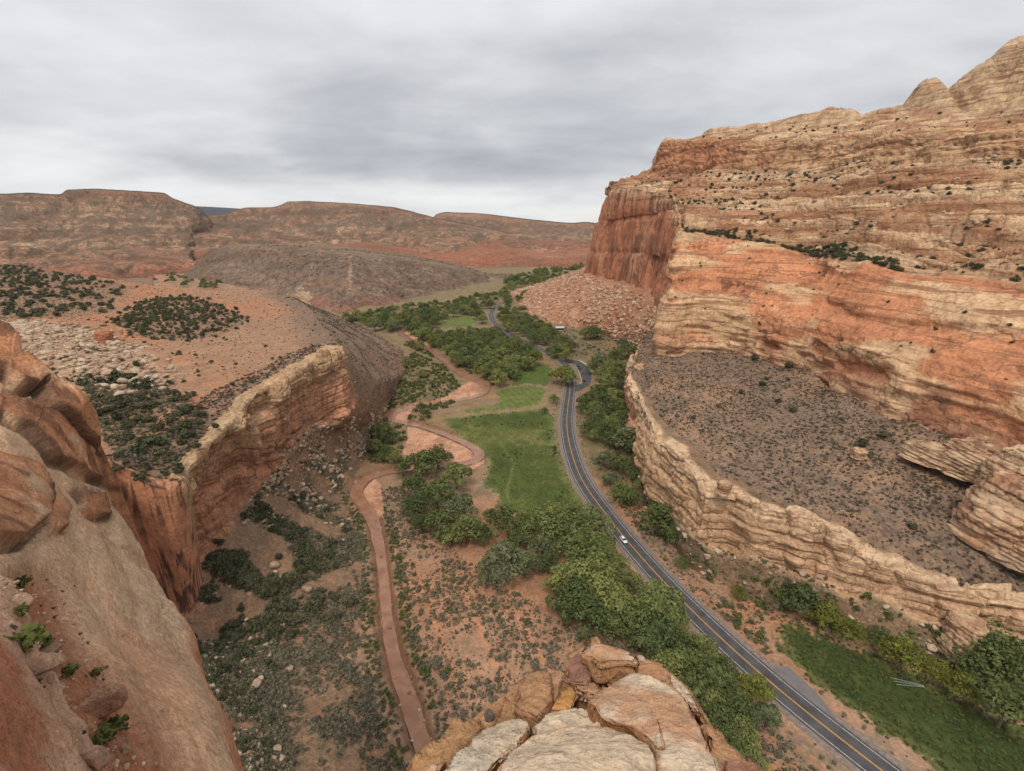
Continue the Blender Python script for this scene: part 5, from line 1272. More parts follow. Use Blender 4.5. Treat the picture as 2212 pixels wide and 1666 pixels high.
NEARFLAT = pts([(800, 1060), (870, 1050), (960, 1170), (1060, 1250), (1290, 1380), (1500, 1440), (1700, 1600), (1850, 1750), (900, 1750), (890, 1600), (850, 1450), (815, 1180)])
RIGHTVERGE = pts([(1275, 990), (1330, 960), (1390, 1080), (1480, 1190), (1620, 1255), (1830, 1340), (2250, 1430), (2350, 1600), (2230, 1570), (1980, 1440), (1800, 1370), (1650, 1335), (1660, 1420), (1450, 1240), (1350, 1110)])
MIDFLAT = pts([(845, 870), (850, 800), (890, 760), (960, 790), (1010, 850), (930, 905), (1000, 1000), (870, 1000), (800, 1000), (790, 920)])
FARFLAT = pts([(1130, 690), (1200, 705), (1310, 725), (1400, 775), (1350, 800), (1300, 770), (1230, 770), (1200, 745)])
def scatter_all():
    def veg(poly, n, kind, s0, s1, zone, **k):
        P = poly_plan(poly, n); nz = fbm(np.c_[P, 0 * P[:, 0]], 12, 3, 801); P = P[(nz + rng.uniform(-.35, .35, len(P)) > -.15)]
        P = P[clear_of(P, **k)]; put(kind, on_floor(P), s0 * .7 + (s1 * 1.35 - s0 * .7) * rng.random(len(P)) ** 1.8, zone)
    veg(NEARFLAT, 4200, 'sagebrush', .7, 1.8, 'flat'); veg(NEARFLAT, 9000, 'scrub', .3, .7, 'flat'); veg(NEARFLAT, 160, 'shrub', 1.2, 2.4, 'flat')
    veg(RIGHTVERGE, 1500, 'sagebrush', .7, 1.7, 'verge'); veg(RIGHTVERGE, 300, 'shrub', 1.2, 2.8, 'verge'); veg(RIGHTVERGE, 2000, 'scrub', .4, .8, 'verge')
    veg(MIDFLAT, 2400, 'shrub', 1.0, 3.0, 'riverside'); veg(MIDFLAT, 1500, 'sagebrush', .8, 1.6, 'riverside')
    veg(FARFLAT, 1600, 'sagebrush', .9, 2.0, 'flat'); veg(FARFLAT, 160, 'shrub', 1.5, 3.5, 'flat')
    veg(pts([(870, 745), (1000, 800), (1090, 800), (1060, 840), (1000, 800), (930, 745), (900, 725)]), 600, 'shrub', 1.5, 3.5, 'riverside')
    # brush hugging the river banks
    i = rng.integers(0, len(RIVER) - 1, 3600); t = np.gradient(RIVER, axis=0); t /= np.linalg.norm(t, axis=1, keepdims=True); nn = np.c_[t[:, 1], -t[:, 0]]
    P = RIVER[i] + nn[i] * (rng.choice([-1, 1], len(i)) * rng.uniform(4.2, 8.5, len(i)))[:, None] + rng.normal(size=(len(i), 2)) * .5
    m = (P[:, 1] < 225) & clear_of(P, 5, 4.0, False); h_ = rng.random(len(P)) < .5; put('shrub', on_floor(P[m & h_]), rng.uniform(.8, 2.2, (m & h_).sum()), 'bank'); put('sagebrush', on_floor(P[m & ~h_]), rng.uniform(.8, 1.8, (m & ~h_).sum()), 'bank')
    i = rng.integers(0, len(RIVER) - 1, 420); sd = rng.choice([-1, 1], len(i)) * (1.2 + 2.2 * rng.random(len(i)) ** .6); P = RIVER[i] + nn[i] * sd[:, None]; P = P[P[:, 1] < 420]
    put('boulder_buff', np.c_[P, np.full(len(P), -1.12)], .12 + .5 * rng.random(len(P)) ** 3, 'riverbed')
    i = rng.integers(0, len(ROAD) - 1, 700); t = np.gradient(ROAD, axis=0); t /= np.linalg.norm(t, axis=1, keepdims=True); nn = np.c_[t[:, 1], -t[:, 0]]
    P = ROAD[i] + nn[i] * (rng.choice([-1, 1], len(i)) * rng.uniform(7.2, 11, len(i)))[:, None]
    m = (P[:, 1] < 420) & clear_of(P, 6.8, 5); put('sagebrush', on_floor(P[m]), rng.uniform(.6, 1.3, m.sum()), 'verge')
    # tussocks in the tall grass field
    P = poly_plan(FIELD_MAIN, 700); P = P[fbm(np.c_[P, 0 * P[:, 0]], 14, 3, 802) > .05]; put('shrub', on_floor(P), rng.uniform(.5, 1.5, len(P)), 'field')
    P = poly_plan(FIELD_RIGHT, 900); P = P[(P[:, 1] > 60)]; put('shrub', on_floor(P), rng.uniform(.5, 1.3, len(P)), 'field')
    # left talus
    x, y = proj(LG); clump = sst(-.25, .3, fbm(LG, 10, 3, 803))
    inf = (x > 330) & (x < 960) & (y > 600) & (y < 1800)
    base = inf * (1 - np.clip(LROCK, 0, 1)) * sst(.03, .15, LTV) * clump
    near = base * sst(900, 1150, y)
    P = pick(LG, near * sst(1.98, 1.8, LTV), 9500); put('sagebrush', P, .5 + 1.7 * rng.random(len(P)) ** 1.6, 'talus')
    P = pick(LG, base, 7000); put('scrub', P, .4 + 1.5 * rng.random(len(P)) ** 2, 'talus')
    dk = base * np.exp(-(((x - 500) / 130) ** 2 + ((y - 1250) / 95) ** 2)); P = pick(LG, dk, 470); put('juniper', P, rng.uniform(1.6, 4.8, len(P)), 'alcove')
    dk = base * (x < 520) * (y > 1330); P = pick(LG, dk, 120); put('juniper', P, rng.uniform(1.2, 3.0, len(P)), 'alcove')
    P = pick(LG, near * sst(.6, 1.9, LTV), 520); put('juniper', P, .9 + 2.2 * rng.random(len(P)) ** 2, 'talus')
    P = pick(LG, base * sst(5, 3, LTU), 1500); put('scrub', P, rng.uniform(.8, 1.9, len(P)), 'talus')
    P = pick(LG, near * sst(.8, 2.0, LTV), 2600); put('boulder_buff', P, .25 + 1.0 * rng.random(len(P)) ** 3, 'talus')
    P = pick(LG, base * sst(1200, 1000, y) * sst(4.5, 6, LTU), 900); put('boulder_buff', P, .35 + 1.5 * rng.random(len(P)) ** 3, 'talus')
    for bx, by, s in ((595, 1222, 2.2), (600, 1250, 1.8), (592, 1240, 1.6), (660, 1275, 2.4), (625, 1265, 1.2), (555, 1480, 2.0), (563, 1466, 1.3), (625, 1448, 1.6), (575, 1335, 1.8), (610, 1352, 1.4), (540, 1380, 1.0), (705, 1130, 1.2), (690, 1095, 1.5), (730, 1020, 1.4), (665, 1080, 1.3), (612, 1528, 1.0), (600, 1620, 1.4)):
        put('boulder_buff', snap(LG, bx, by) + [0, 0, .3 * s], [s], 'talus')
    # left bench
    B2 = LB_V.copy(); bx, by = proj(B2); k = np.zeros(len(B2), bool); k[np.unique(LB_F[LB_K])] = True
    vis = np.nonzero(k & (bx > -40) & (bx < 760) & (by < 1040))[0]
    wgt = np.maximum(B2[vis, 1], 40) ** 3; wgt = wgt / wgt.sum()
    def bench_pts(n, poly=None, cond=None):
        i = vis if poly is None else vis[inside(B2[vis, :2], poly)]
        if cond is not None: i = i[cond(B2[i])]
        w = np.maximum(np.hypot(B2[i, 0], B2[i, 1]), 40) ** 3; return B2[rng.choice(i, n, p=w / w.sum())] + np.c_[rng.normal(size=(n, 2)) * .4, np.zeros(n)]
    for poly, n, s0, s1 in ((JUN_A, 430, 3.0, 7.5), (JUN_B, 520, 1.8, 4.8), (JUN_C, 170, 1.8, 4.6)):
        P = bench_pts(n, poly); P[:, :2] += rng.normal(size=(n, 2)) * 5; put('juniper', P, rng.uniform(s0, s1, len(P)), 'bench')
    P = bench_pts(160); put('juniper', P, rng.uniform(1.0, 2.4, len(P)), 'bench')
    P = bench_pts(60, None, lambda q: (q[:, 1] < 330)); put('juniper', P, rng.uniform(1.2, 2.6, len(P)), 'bench')
    P = bench_pts(6500, None, lambda q: fbm(q, 30, 3, 805) > -.45); put('scrub', P, rng.uniform(.5, 1.3, len(P)), 'bench')
    P = bench_pts(1200, JUN_C); put('scrub', P, rng.uniform(.5, 1.2, len(P)), 'bench')
    P = bench_pts(2300, RUBBLE); P[:, :2] += rng.normal(size=(2300, 2)) * 4; put('boulder_buff', P + [0, 0, .1], .4 + 2.1 * rng.random(len(P)) ** 2.5, 'rubble')
    for q in (JUN_A, JUN_B, JUN_C): P = bench_pts(700, q); put('sagebrush', P, rng.uniform(1.0, 2.2, len(P)), 'bench')
    P = bench_pts(300, RUBBLE); put('sagebrush', P, rng.uniform(.6, 1.3, len(P)), 'rubble')
    top = np.array([Z(*t)[:2] for _, _, t in LEFT]); P = bench_pts(1500, None, lambda q: dist_line(q[:, :2], top[5:17]) < 22); put('scrub', P, rng.uniform(.6, 1.5, len(P)), 'bench')
    P = bench_pts(160, None, lambda q: dist_line(q[:, :2], top[5:17]) < 16); put('boulder_dark', P, rng.uniform(.3, .9, len(P)), 'bench')
    for sx, sy, s in ((80, 682, 7.0), (262, 822, 5.4), (215, 830, 4.2), (350, 842, 3.6), (365, 850, 3.0), (420, 855, 2.6), (232, 868, 4.4), (205, 900, 4.2), (260, 880, 3.6), (414, 945, 2.6), (300, 980, 4.0), (330, 960, 4.0), (345, 985, 3.6), (280, 950, 3.4), (390, 765, 2.6), (455, 785, 2.0), (535, 690, 3.4), (400, 640, 3.4)):
        i = np.argmin(np.where(k, (bx - sx) ** 2 + (by - sy) ** 2, 1e9)); put('juniper', B2[i], [s * 1.35], 'bench')
    # right bench
    B3 = RB_V.copy(); bx3, by3 = proj(B3); k3 = np.zeros(len(B3), bool); k3[np.unique(RB_F[RB_K])] = True
    vis3 = np.nonzero(k3 & (bx3 < 2300) & (bx3 > 1350))[0]
    def rb_pts(n, cond=None):
        i = vis3 if cond is None else vis3[cond(B3[vis3])]
        w = np.maximum(np.hypot(B3[i, 0], B3[i, 1]), 40) ** 3; return B3[rng.choice(i, n, p=w / w.sum())] + np.c_[rng.normal(size=(n, 2)) * .3, np.zeros(n)]
    P = rb_pts(12000, lambda q: fbm(q, 14, 3, 806) > -.3); put('scrub', P, .4 + 1.3 * rng.random(len(P)) ** 2, 'rbench')
    P = rb_pts(6000); put('sagebrush', P, .4 + .9 * rng.random(len(P)) ** 2, 'rbench')
    P = rb_pts(700); put('boulder_dark', P, .15 + .45 * rng.random(len(P)) ** 3, 'rbench')
    P = rb_pts(46); put('juniper', P, rng.uniform(1.0, 2.2, len(P)), 'rbench')
    for sx, sy, s in ((1465, 748, 2.6), (1568, 758, 3.0), (1600, 760, 2.6), (1628, 778, 4.4), (1700, 795, 4.2), (1742, 797, 3.2), (1643, 833, 3.4), (1600, 852, 2.6), (1655, 822, 2.4), (1712, 890, 3.0), (1680, 870, 2.8), (1800, 825, 3.0), (1815, 836, 3.2), (1865, 850, 3.6), (1865, 963, 4.0), (1905, 945, 3.6), (1868, 990, 3.2), (1935, 885, 3.4), (1980, 990, 3.6), (2010, 912, 3.0), (1497, 905, 2.0), (1550, 880, 1.8), (1790, 1183, 1.8), (1970, 1140, 2.2), (2185, 1195, 4.0), (2190, 1235, 3.4), (2150, 1210, 2.2)):
        i = np.argmin(np.where(k3, (bx3 - sx) ** 2 + (by3 - sy) ** 2, 1e9)); put('juniper', B3[i], [s * 1.6], 'rbench')
    for sx, sy, s in ((1438, 889, 1.6), (1462, 900, 1.7), (1428, 885, 1.3), (1615, 965, 1.2)):
        i = np.argmin(np.where(k3, (bx3 - sx) ** 2 + (by3 - sy) ** 2, 1e9)); put('boulder_dark', B3[i], [s], 'rbench')
    rx, ry = proj(RG); ap = (RTV < 1.02) * (RTV > .05) * (rx < 2230)
    P = pick(RG, ap * sst(-.4, .2, fbm(RG, 12, 3, 811)), 1500); put('sagebrush', P, .5 + 1.3 * rng.random(len(P)) ** 2, 'verge'); P = pick(RG, ap, 240); put('shrub', P, 1.0 + 2.2 * rng.random(len(P)) ** 2, 'verge')
    P = pick(RG, ap, 300); put('boulder_buff', P, .4 + 1.6 * rng.random(len(P)) ** 3, 'rimfoot')
    # massif: dark bushes on ledges
    nz = normals(MG)[..., 2]; mx, my = proj(MG); vis_ = (mx < 2260)
    P = pick(MG, vis_ * sst(.35, .7, nz) * (MTV > 2.1) * (MTV < 4.0) * sst(-.2, .3, fbm(MG, 40, 3, 807)), 900); put('juniper', P, 1.6 + 4.0 * rng.random(len(P)) ** 2, 'ledges')
    P = pick(MG, vis_ * (np.abs(MTV - 2.10) < .14) * (MTU > 5) * (MTU < 10.6), 620); put('juniper', P, rng.uniform(1.8, 4.8, len(P)), 'ledges')
    P = pick(MG, vis_ * sst(.35, .7, nz) * (MTV > 5.0) * (MTV < 6.1), 170); put('juniper', P, rng.uniform(2.0, 5.0, len(P)), 'ledges')
    P = pick(MG, vis_ * sst(.3, .6, nz) * (MTV > 2.15) * (MTV < 4.0), 1500); put('boulder_buff', P, .5 + 2.2 * rng.random(len(P)) ** 3, 'ledges')
    P = pick(MG, vis_ * (MTV > .5) * (MTV < 1.9) * (MTU > 5), 46); put('juniper', P, rng.uniform(1.0, 2.6, len(P)), 'wall')
    # talus cone
    P = pick(TG, sst(.02, .1, TTV) * sst(2.1, 1.9, TTV) * (1 + 2 * (fbm(TG, 25, 3, 808) > .1)), 5200); put('boulder_red', P, .6 + 3.6 * rng.random(len(P)) ** 3.4, 'cone')
    for sx, sy, s in ((1220, 685, 3.6), (1172, 682, 3.0), (1150, 676, 2.4), (1272, 668, 3.0), (1210, 672, 3.2), (1260, 660, 3.5)):
        put('boulder_red', snap(TG, sx, sy), [s], 'cone')
    # far hills: clumped pinyon as dots
    P = pick(HG, sst(.2, .6, HTV) * (HTV < 3) * sst(.0, .3, fbm(HG, 120, 3, 809)), 900); put('juniper', P, rng.uniform(1.5, 3.5, len(P)), 'hill')
    # gully on the near slab
    for sx, sy, s in ((48, 1268, 1.3), (62, 1395, 1.7), (92, 1400, 1.5), (80, 1380, 1.4), (150, 1458, 1.1), (205, 1460, 1.0), (230, 1590, 1.4), (250, 1580, 1.3), (215, 1600, 1.1), (262, 1570, 1.0), (45, 1325, .8)):
        put('shrub', snap(SG, sx, sy), [s], 'gully')
    sx_, sy_ = proj(SG); gx = np.interp(sy_, [1220, 1300, 1400, 1500, 1600, 1700, 1900], [75, 90, 110, 190, 240, 280, 330])
    gm = (np.abs(sx_ - gx) < 85) * (sy_ > 1240) * (sy_ < 1700)
    P = pick(SG, gm, 420); put('boulder_buff', P, .03 + .22 * rng.random(len(P)) ** 4, 'gully')
    P = pick(SG, gm, 60); put('scrub', P, rng.uniform(.15, .45, len(P)), 'gully')
scatter_all()

LABELS = {
    ('sagebrush', 'flat'): 'grey green sagebrush on the red flat right of the river', ('sagebrush', 'verge'): 'grey green sagebrush on the road verge below the pale cliff', ('sagebrush', 'bank'): 'grey green sagebrush on the brink of the river bank', ('sagebrush', 'riverside'): 'grey green sagebrush on the inside of a river bend',
    ('sagebrush', 'talus'): 'grey green sagebrush on the slope left of the river', ('sagebrush', 'rubble'): 'grey green sagebrush among the pale rubble', ('sagebrush', 'bench'): 'grey green brush between the junipers of the red bench', ('sagebrush', 'rbench'): 'small grey sagebrush on the bench under the orange wall',
    ('shrub', 'flat'): 'green leafy shrub standing alone on the red flat', ('shrub', 'verge'): 'green leafy shrub at the foot of the pale cliff', ('shrub', 'riverside'): 'green willow scrub beside the river bend', ('shrub', 'bank'): 'green brush lining the straight river bank',
    ('shrub', 'field'): 'dark tussock in the green field', ('shrub', 'gully'): 'grey green bush growing in the red dirt gully',
    ('scrub', 'flat'): 'low dry scrub on the red flat right of the river', ('scrub', 'verge'): 'low dry scrub on the road verge', ('scrub', 'talus'): 'low dark scrub on the slope left of the river', ('scrub', 'bench'): 'low dark scrub on the juniper bench',
    ('scrub', 'rbench'): 'low dark scrub on the bench under the orange wall', ('scrub', 'gully'): 'dry tuft in the red dirt gully',
    ('juniper', 'alcove'): 'dark thicket juniper at the foot of the streaked alcove', ('juniper', 'talus'): 'small dark juniper on the talus below the buff cliff', ('juniper', 'bench'): 'dark green juniper on the flat red bench', ('juniper', 'rbench'): 'dark green juniper on the bench under the orange wall',
    ('juniper', 'ledges'): 'dark juniper on a ledge of the layered slope', ('juniper', 'wall'): 'dark bush clinging to the orange wall', ('juniper', 'hill'): 'dark juniper on the far grey hill',
    ('boulder_buff', 'talus'): 'buff sandstone boulder on the talus left of the river', ('boulder_buff', 'rubble'): 'buff block in the rubble field on the bench', ('boulder_buff', 'ledges'): 'buff block on a ledge of the layered slope', ('boulder_buff', 'rimfoot'): 'buff block fallen at the foot of the pale cliff', ('boulder_buff', 'riverbed'): 'wet stone at the edge of the muddy river', ('boulder_buff', 'gully'): 'loose stone in the red dirt gully',
    ('boulder_dark', 'bench'): 'black boulder along the edge of the juniper bench', ('boulder_dark', 'rbench'): 'black boulder on the bench under the orange wall', ('boulder_red', 'cone'): 'red or buff boulder on the talus cone under the sheer face'}
KIND = {'sagebrush': ('sagebrush', 'shrub', SAGE, 'grey green sagebrush too many to count'), 'shrub': ('leafy_shrub', 'shrub', SCRUB, 'green brush along banks and fields'), 'scrub': ('dry_scrub', 'scrub', DRY, 'low dark scrub covering slopes and benches'),
        'juniper': ('juniper', 'juniper', JUNIPER, 'dark junipers on ledges and far slopes'), 'boulder_buff': ('boulder', 'boulder', STONES['stone_buff'], 'scattered buff blocks and stones'),
        'boulder_dark': ('boulder', 'boulder', STONES['stone_dark'], 'scattered black stones'), 'boulder_red': ('boulder', 'boulder', STONES['stone_red'], 'red and buff blocks of the talus cone')}

def gn_scatter(name, label, P, S, Rz, idx, sources):
    me = bpy.data.meshes.new(name); me.vertices.add(len(P)); me.vertices.foreach_set('co', P.astype(np.float32).ravel())
    for nm, ty, arr in (('scl', 'FLOAT', S), ('rz', 'FLOAT', Rz), ('idx', 'INT', idx)):
        a = me.attributes.new(nm, ty, 'POINT'); a.data.foreach_set('value', arr.astype(np.int32 if ty == 'INT' else np.float32))
    o = link(name, me); tag(o, label, kind='stuff')
    g = bpy.data.node_groups.new(name, 'GeometryNodeTree'); g.interface.new_socket('Geometry', in_out='INPUT', socket_type='NodeSocketGeometry'); g.interface.new_socket('Geometry', in_out='OUTPUT', socket_type='NodeSocketGeometry')
    N, L = g.nodes.new, g.links.new
    gi, go = N('NodeGroupInput'), N('NodeGroupOutput'); jn = N('GeometryNodeJoinGeometry')
    for s in reversed(sources):
        oi = N('GeometryNodeObjectInfo'); oi.inputs['Object'].default_value = s; oi.transform_space = 'ORIGINAL'; oi.inputs['As Instance'].default_value = False
        gt = N('GeometryNodeGeometryToInstance'); L(oi.outputs['Geometry'], gt.inputs[0]); L(gt.outputs[0], jn.inputs[0])
    ip = N('GeometryNodeInstanceOnPoints'); L(gi.outputs[0], ip.inputs['Points']); L(jn.outputs[0], ip.inputs['Instance']); ip.inputs['Pick Instance'].default_value = True
    def attr(nm, ty):
        n = N('GeometryNodeInputNamedAttribute'); n.data_type = ty; n.inputs['Name'].default_value = nm; return n.outputs['Attribute']
    L(attr('idx', 'INT'), ip.inputs['Instance Index']); L(attr('scl', 'FLOAT'), ip.inputs['Scale'])
    cx = N('ShaderNodeCombineXYZ'); L(attr('rz', 'FLOAT'), cx.inputs[2]); L(cx.outputs[0], ip.inputs['Rotation'])
    L(ip.outputs[0], go.inputs[0])
    md = o.modifiers.new('scatter', 'NODES'); md.node_group = g
    return o

def realise(limit=300):
    cnt = {}
    for kind, parts in SCAT.items():
        name, cat, meshes, stuff_label = KIND[kind]
        P = np.vstack([p for p, s, z in parts]); S = np.concatenate([s for p, s, z in parts]); zone = np.concatenate([[z] * len(p) for p, s, z in parts])
        x, y = proj(P); show = S / np.linalg.norm(P - [0, 0, CAMH], axis=1)
        show[(x < 5) | (x > 2207) | (y > 1660) | (y < 0)] *= .01
        lim = {'boulder_buff': 190, 'boulder_dark': 20, 'boulder_red': 90}.get(kind, limit)
        order = np.argsort(-show); ind, rest = order[:lim], order[lim:]
        nm = len(meshes); src = []
        for q, i in enumerate(ind):
            s = S[i] * (.5 if 0 else 1.0)
            o = link(name, meshes[q % nm], loc=P[i], rot=(0, 0, rng.uniform(0, 6.28)), scale=(s, s, s * rng.uniform(.85, 1.15)))
            lab = LABELS[(kind, zone[i])]; tag(o, lab, cat, lab.replace('grey green ', '') + ' (alike)')
            if q < nm: src.append(o)
        if len(rest):
            gn_scatter({'shrub': 'undergrowth', 'sagebrush': 'sagebrush_cover', 'scrub': 'ground_cover', 'juniper': 'juniper_cover', 'boulder_buff': 'rubble', 'boulder_dark': 'dark_rubble', 'boulder_red': 'talus_rubble'}[kind],
                       stuff_label, P[rest], S[rest], rng.uniform(0, 6.28, len(rest)), rng.integers(0, nm, len(rest)), src)
realise()

# ------------------------------------------------------------------ cottonwoods and other trees
def tree(cx, cy, w, kind='green', label='', group='', h=None, cat='tree', z0=None, ratio=None):
    """a tree whose crown shows around (cx, cy), w picture units wide"""
    v = int(rng.integers(0, len(TREES))); tall = kind == 'tall'
    P = Z(cx, cy, 6.0); slant = np.linalg.norm(P - [0, 0, CAMH]); W = w * slant / FPX
    spread = (.50, .58, .46, .62)[v]; H = W / (2 * spread * .98) if h is None else h
    H = min(max(H, 2.0), 19)
    P = Z(cx, cy, .56 * H)
    base = np.array([P[0], P[1], float(floor_z(P[None, :2])[0])])
    sxy = W / (2 * spread * .98); 
    t = empty('cottonwood_tree' if kind != 'tall' else 'poplar_tree', base, rng.uniform(0, 6.28)); t.scale = (sxy, sxy, H)
    if tall: t.scale = (W * 1.9, W * 1.9, H)
    link('crown', (CROWNS[kind][v % len(CROWNS[kind])]), t); link('trunk', (TALLTRUNK[0] if tall else TRUNKS[v]), t)
    tag(t, label, cat, group or None)
    return t

GA, GB, GC, GD = 'riverside grove left of the green field', 'near grove between the red flat and the road', 'trees below the pale cliff across the road', 'woods filling the far valley'
LA = {'green': 'mid green cottonwood in the grove between the river bend and the red flat', 'dark': 'dark green cottonwood in the grove between the river bend and the red flat', 'yellow': 'yellow green cottonwood in the grove beside the river bend', 'grey': 'grey green cottonwood in the grove beside the river bend'}
LB = {'green': 'mid green cottonwood in the big near grove left of the road', 'dark': 'dark green cottonwood in the big near grove left of the road', 'yellow': 'yellowish tree in the near grove left of the road', 'grey': 'grey green cottonwood in the big near grove left of the road'}
LC = {'green': 'mid green cottonwood between the road and the pale cliff', 'dark': 'dark green cottonwood between the road and the pale cliff', 'yellow': 'yellow green tree between the road and the pale cliff', 'grey': 'tall grey green cottonwood against the pale cliff'}
LD = {'green': 'mid green cottonwood in the woods up the valley', 'dark': 'dark green cottonwood in the woods up the valley', 'yellow': 'yellowing cottonwood in the woods up the valley', 'grey': 'grey green cottonwood in the woods up the valley'}
for x, y, w, k in ((910, 992, 84, 'dark'), (944, 978, 66, 'dark'), (986, 1018, 72, 'green'), (894, 1040, 58, 'dark'), (944, 1058, 88, 'dark'), (906, 1085, 76, 'dark'), (992, 1090, 78, 'grey'), (956, 1122, 84, 'dark'), (1008, 1132, 78, 'green'), (908, 1125, 50, 'dark'), (1036, 1148, 58, 'dark'), (975, 1150, 60, 'green'), (880, 1085, 34, 'dark'), (870, 1010, 40, 'dark')):
    tree(x, y, w, k, LA[k], GA + ': ' + k)
for x, y, w, k in ((1097, 1122, 96, 'dark'), (1140, 1139, 64, 'dark'), (1060, 1112, 40, 'dark'), (1190, 1122, 100, 'green'), (1277, 1128, 104, 'green'), (1237, 1108, 80, 'green'), (1169, 1180, 70, 'grey'), (1089, 1205, 104, 'grey'), (1056, 1225, 64, 'grey'), (1135, 1210, 66, 'grey'), (1257, 1187, 124, 'green'), (1302, 1166, 60, 'green'),
                   (1237, 1243, 106, 'green'), (1288, 1240, 106, 'green'), (1328, 1216, 80, 'green'), (1237, 1285, 96, 'dark'), (1309, 1280, 106, 'green'), (1358, 1260, 80, 'dark'), (1277, 1316, 94, 'dark'), (1348, 1306, 88, 'green'), (1428, 1290, 100, 'green'), (1398, 1322, 104, 'green'), (1452, 1328, 70, 'green'), (1376, 1350, 92, 'dark'), (1424, 1360, 84, 'dark'), (1230, 1320, 60, 'dark'), (1185, 1215, 60, 'dark'),
                   (1115, 1165, 60, 'dark'), (1215, 1155, 80, 'dark'), (1150, 1110, 56, 'green'), (1200, 1260, 60, 'green'), (1330, 1345, 70, 'dark'), (1450, 1372, 70, 'dark'), (1490, 1430, 76, 'green'), (1545, 1540, 70, 'dark'), (1580, 1630, 70, 'dark'), (1540, 1500, 70, 'green'), (1610, 1540, 60, 'dark'), (1400, 1384, 76, 'dark'), (1478, 1392, 70, 'dark'), (1520, 1402, 80, 'green'), (1446, 1430, 78, 'green'), (1536, 1458, 92, 'dark'), (1630, 1488, 70, 'yellow'), (1576, 1506, 84, 'dark'), (1600, 1578, 64, 'green'), (1566, 1588, 70, 'dark'), (1622, 1636, 66, 'green'), (1560, 1440, 60, 'dark'), (1500, 1480, 80, 'dark'), (1660, 1540, 50, 'grey')):
    tree(x, y, w, k, LB[k], GB + ': ' + k)
for x, y, w, k in ((1301, 777, 58, 'grey'), (1331, 786, 52, 'green'), (1316, 800, 62, 'green'), (1341, 812, 46, 'dark'), (1312, 824, 62, 'green'), (1338, 838, 40, 'dark'), (1270, 860, 48, 'dark'), (1309, 860, 44, 'dark'), (1333, 868, 42, 'green'), (1261, 880, 36, 'dark'), (1294, 902, 54, 'dark'), (1332, 902, 46, 'green'), (1273, 920, 44, 'dark'), (1303, 926, 54, 'dark'), (1340, 930, 40, 'dark'),
                   (1352, 895, 44, 'dark'), (1360, 945, 44, 'green'), (1370, 995, 46, 'dark'), (1392, 1042, 46, 'green'), (1420, 1085, 44, 'dark'), (1285, 790, 40, 'dark'), (1328, 768, 40, 'dark'), (1350, 800, 40, 'green'), (1296, 840, 44, 'dark'), (1325, 850, 44, 'green'), (1350, 852, 36, 'dark'), (1284, 880, 44, 'green'), (1315, 884, 44, 'dark'), (1346, 888, 38, 'dark'), (1318, 912, 46, 'green'), (1352, 915, 36, 'grey'), (1288, 938, 40, 'green'), (1325, 948, 50, 'dark'), (1310, 985, 44, 'grey'), (1345, 1000, 50, 'dark'), (1372, 1020, 44, 'dark'), (1320, 1030, 40, 'grey'), (1340, 1062, 62, 'green'), (1368, 1070, 52, 'dark'), (1456, 1150, 60, 'dark'), (1476, 1214, 36, 'dark'), (1729, 1282, 72, 'dark'), (1785, 1322, 56, 'yellow'), (1838, 1356, 56, 'yellow'), (1954, 1408, 72, 'yellow'), (1866, 1294, 46, 'dark'), (1596, 1276, 34, 'yellow'), (1690, 1290, 50, 'dark'), (2150, 1405, 100, 'dark'), (2200, 1450, 100, 'dark'), (2190, 1380, 70, 'dark'), (2110, 1440, 70, 'dark'), (2080, 1480, 60, 'yellow'), (2180, 1510, 80, 'dark'), (1900, 1370, 46, 'dark'), (2020, 1440, 50, 'yellow')):
    tree(x, y, w, k, LC[k], GC + ': ' + k)
tree(1214, 804, 58, 'yellow', 'large round yellow green tree at the road junction by the parking pullout'); tree(1230, 812, 40, 'green', 'mid green tree leaning over the road beside the round junction tree')
tree(1358, 938, 82, 'grey', 'tall airy grey green cottonwood leaning against the low pale cliff'); tree(1374, 960, 50, 'dark', 'dark tree tucked under the tall airy cottonwood')
tree(1428, 1108, 92, 'dark', 'large round dark green tree right of the white car')
tree(1199, 966, 11, 'tall', 'slim dark columnar tree at the right edge of the green field', h=9); tree(1186, 945, 9, 'dark', 'tiny dark tree beside the slim columnar tree')
tree(1196, 860, 28, 'green', 'small round tree between the hay field and the road'); tree(1176, 885, 20, 'dark', 'small dark bush at the corner of the farm track')
GR = 'riverside trees on the left bank'
_U = ['first', 'second', 'third', 'fourth', 'fifth', 'sixth', 'seventh', 'eighth', 'ninth']
ORD = _U + ['tenth', 'eleventh', 'twelfth', 'thirteenth', 'fourteenth', 'fifteenth', 'sixteenth', 'seventeenth', 'eighteenth', 'nineteenth']
for _t, _tt in (('twenty', 'twentieth'), ('thirty', 'thirtieth'), ('forty', 'fortieth'), ('fifty', 'fiftieth')): ORD += [_tt] + [_t + ' ' + u for u in _U]
def number_grove(group, short, what):
    by = {}
    for o in C.objects:
        if o.get('group', '').startswith(group + ': '): by.setdefault(o['group'], []).append(o)
    for g, obs in by.items():
        look = {'green': 'mid green', 'dark': 'dark green', 'yellow': 'yellow green', 'grey': 'grey green'}[g.split(': ')[1]]
        obs.sort(key=lambda o: float(proj(np.array(o.location) + [0, 0, .56 * o.scale[2]])[0]))
        for i, o in enumerate(obs):
            o['label'] = '%s %s %s from the left %s' % (ORD[i], look, what, short); o['group'] = group
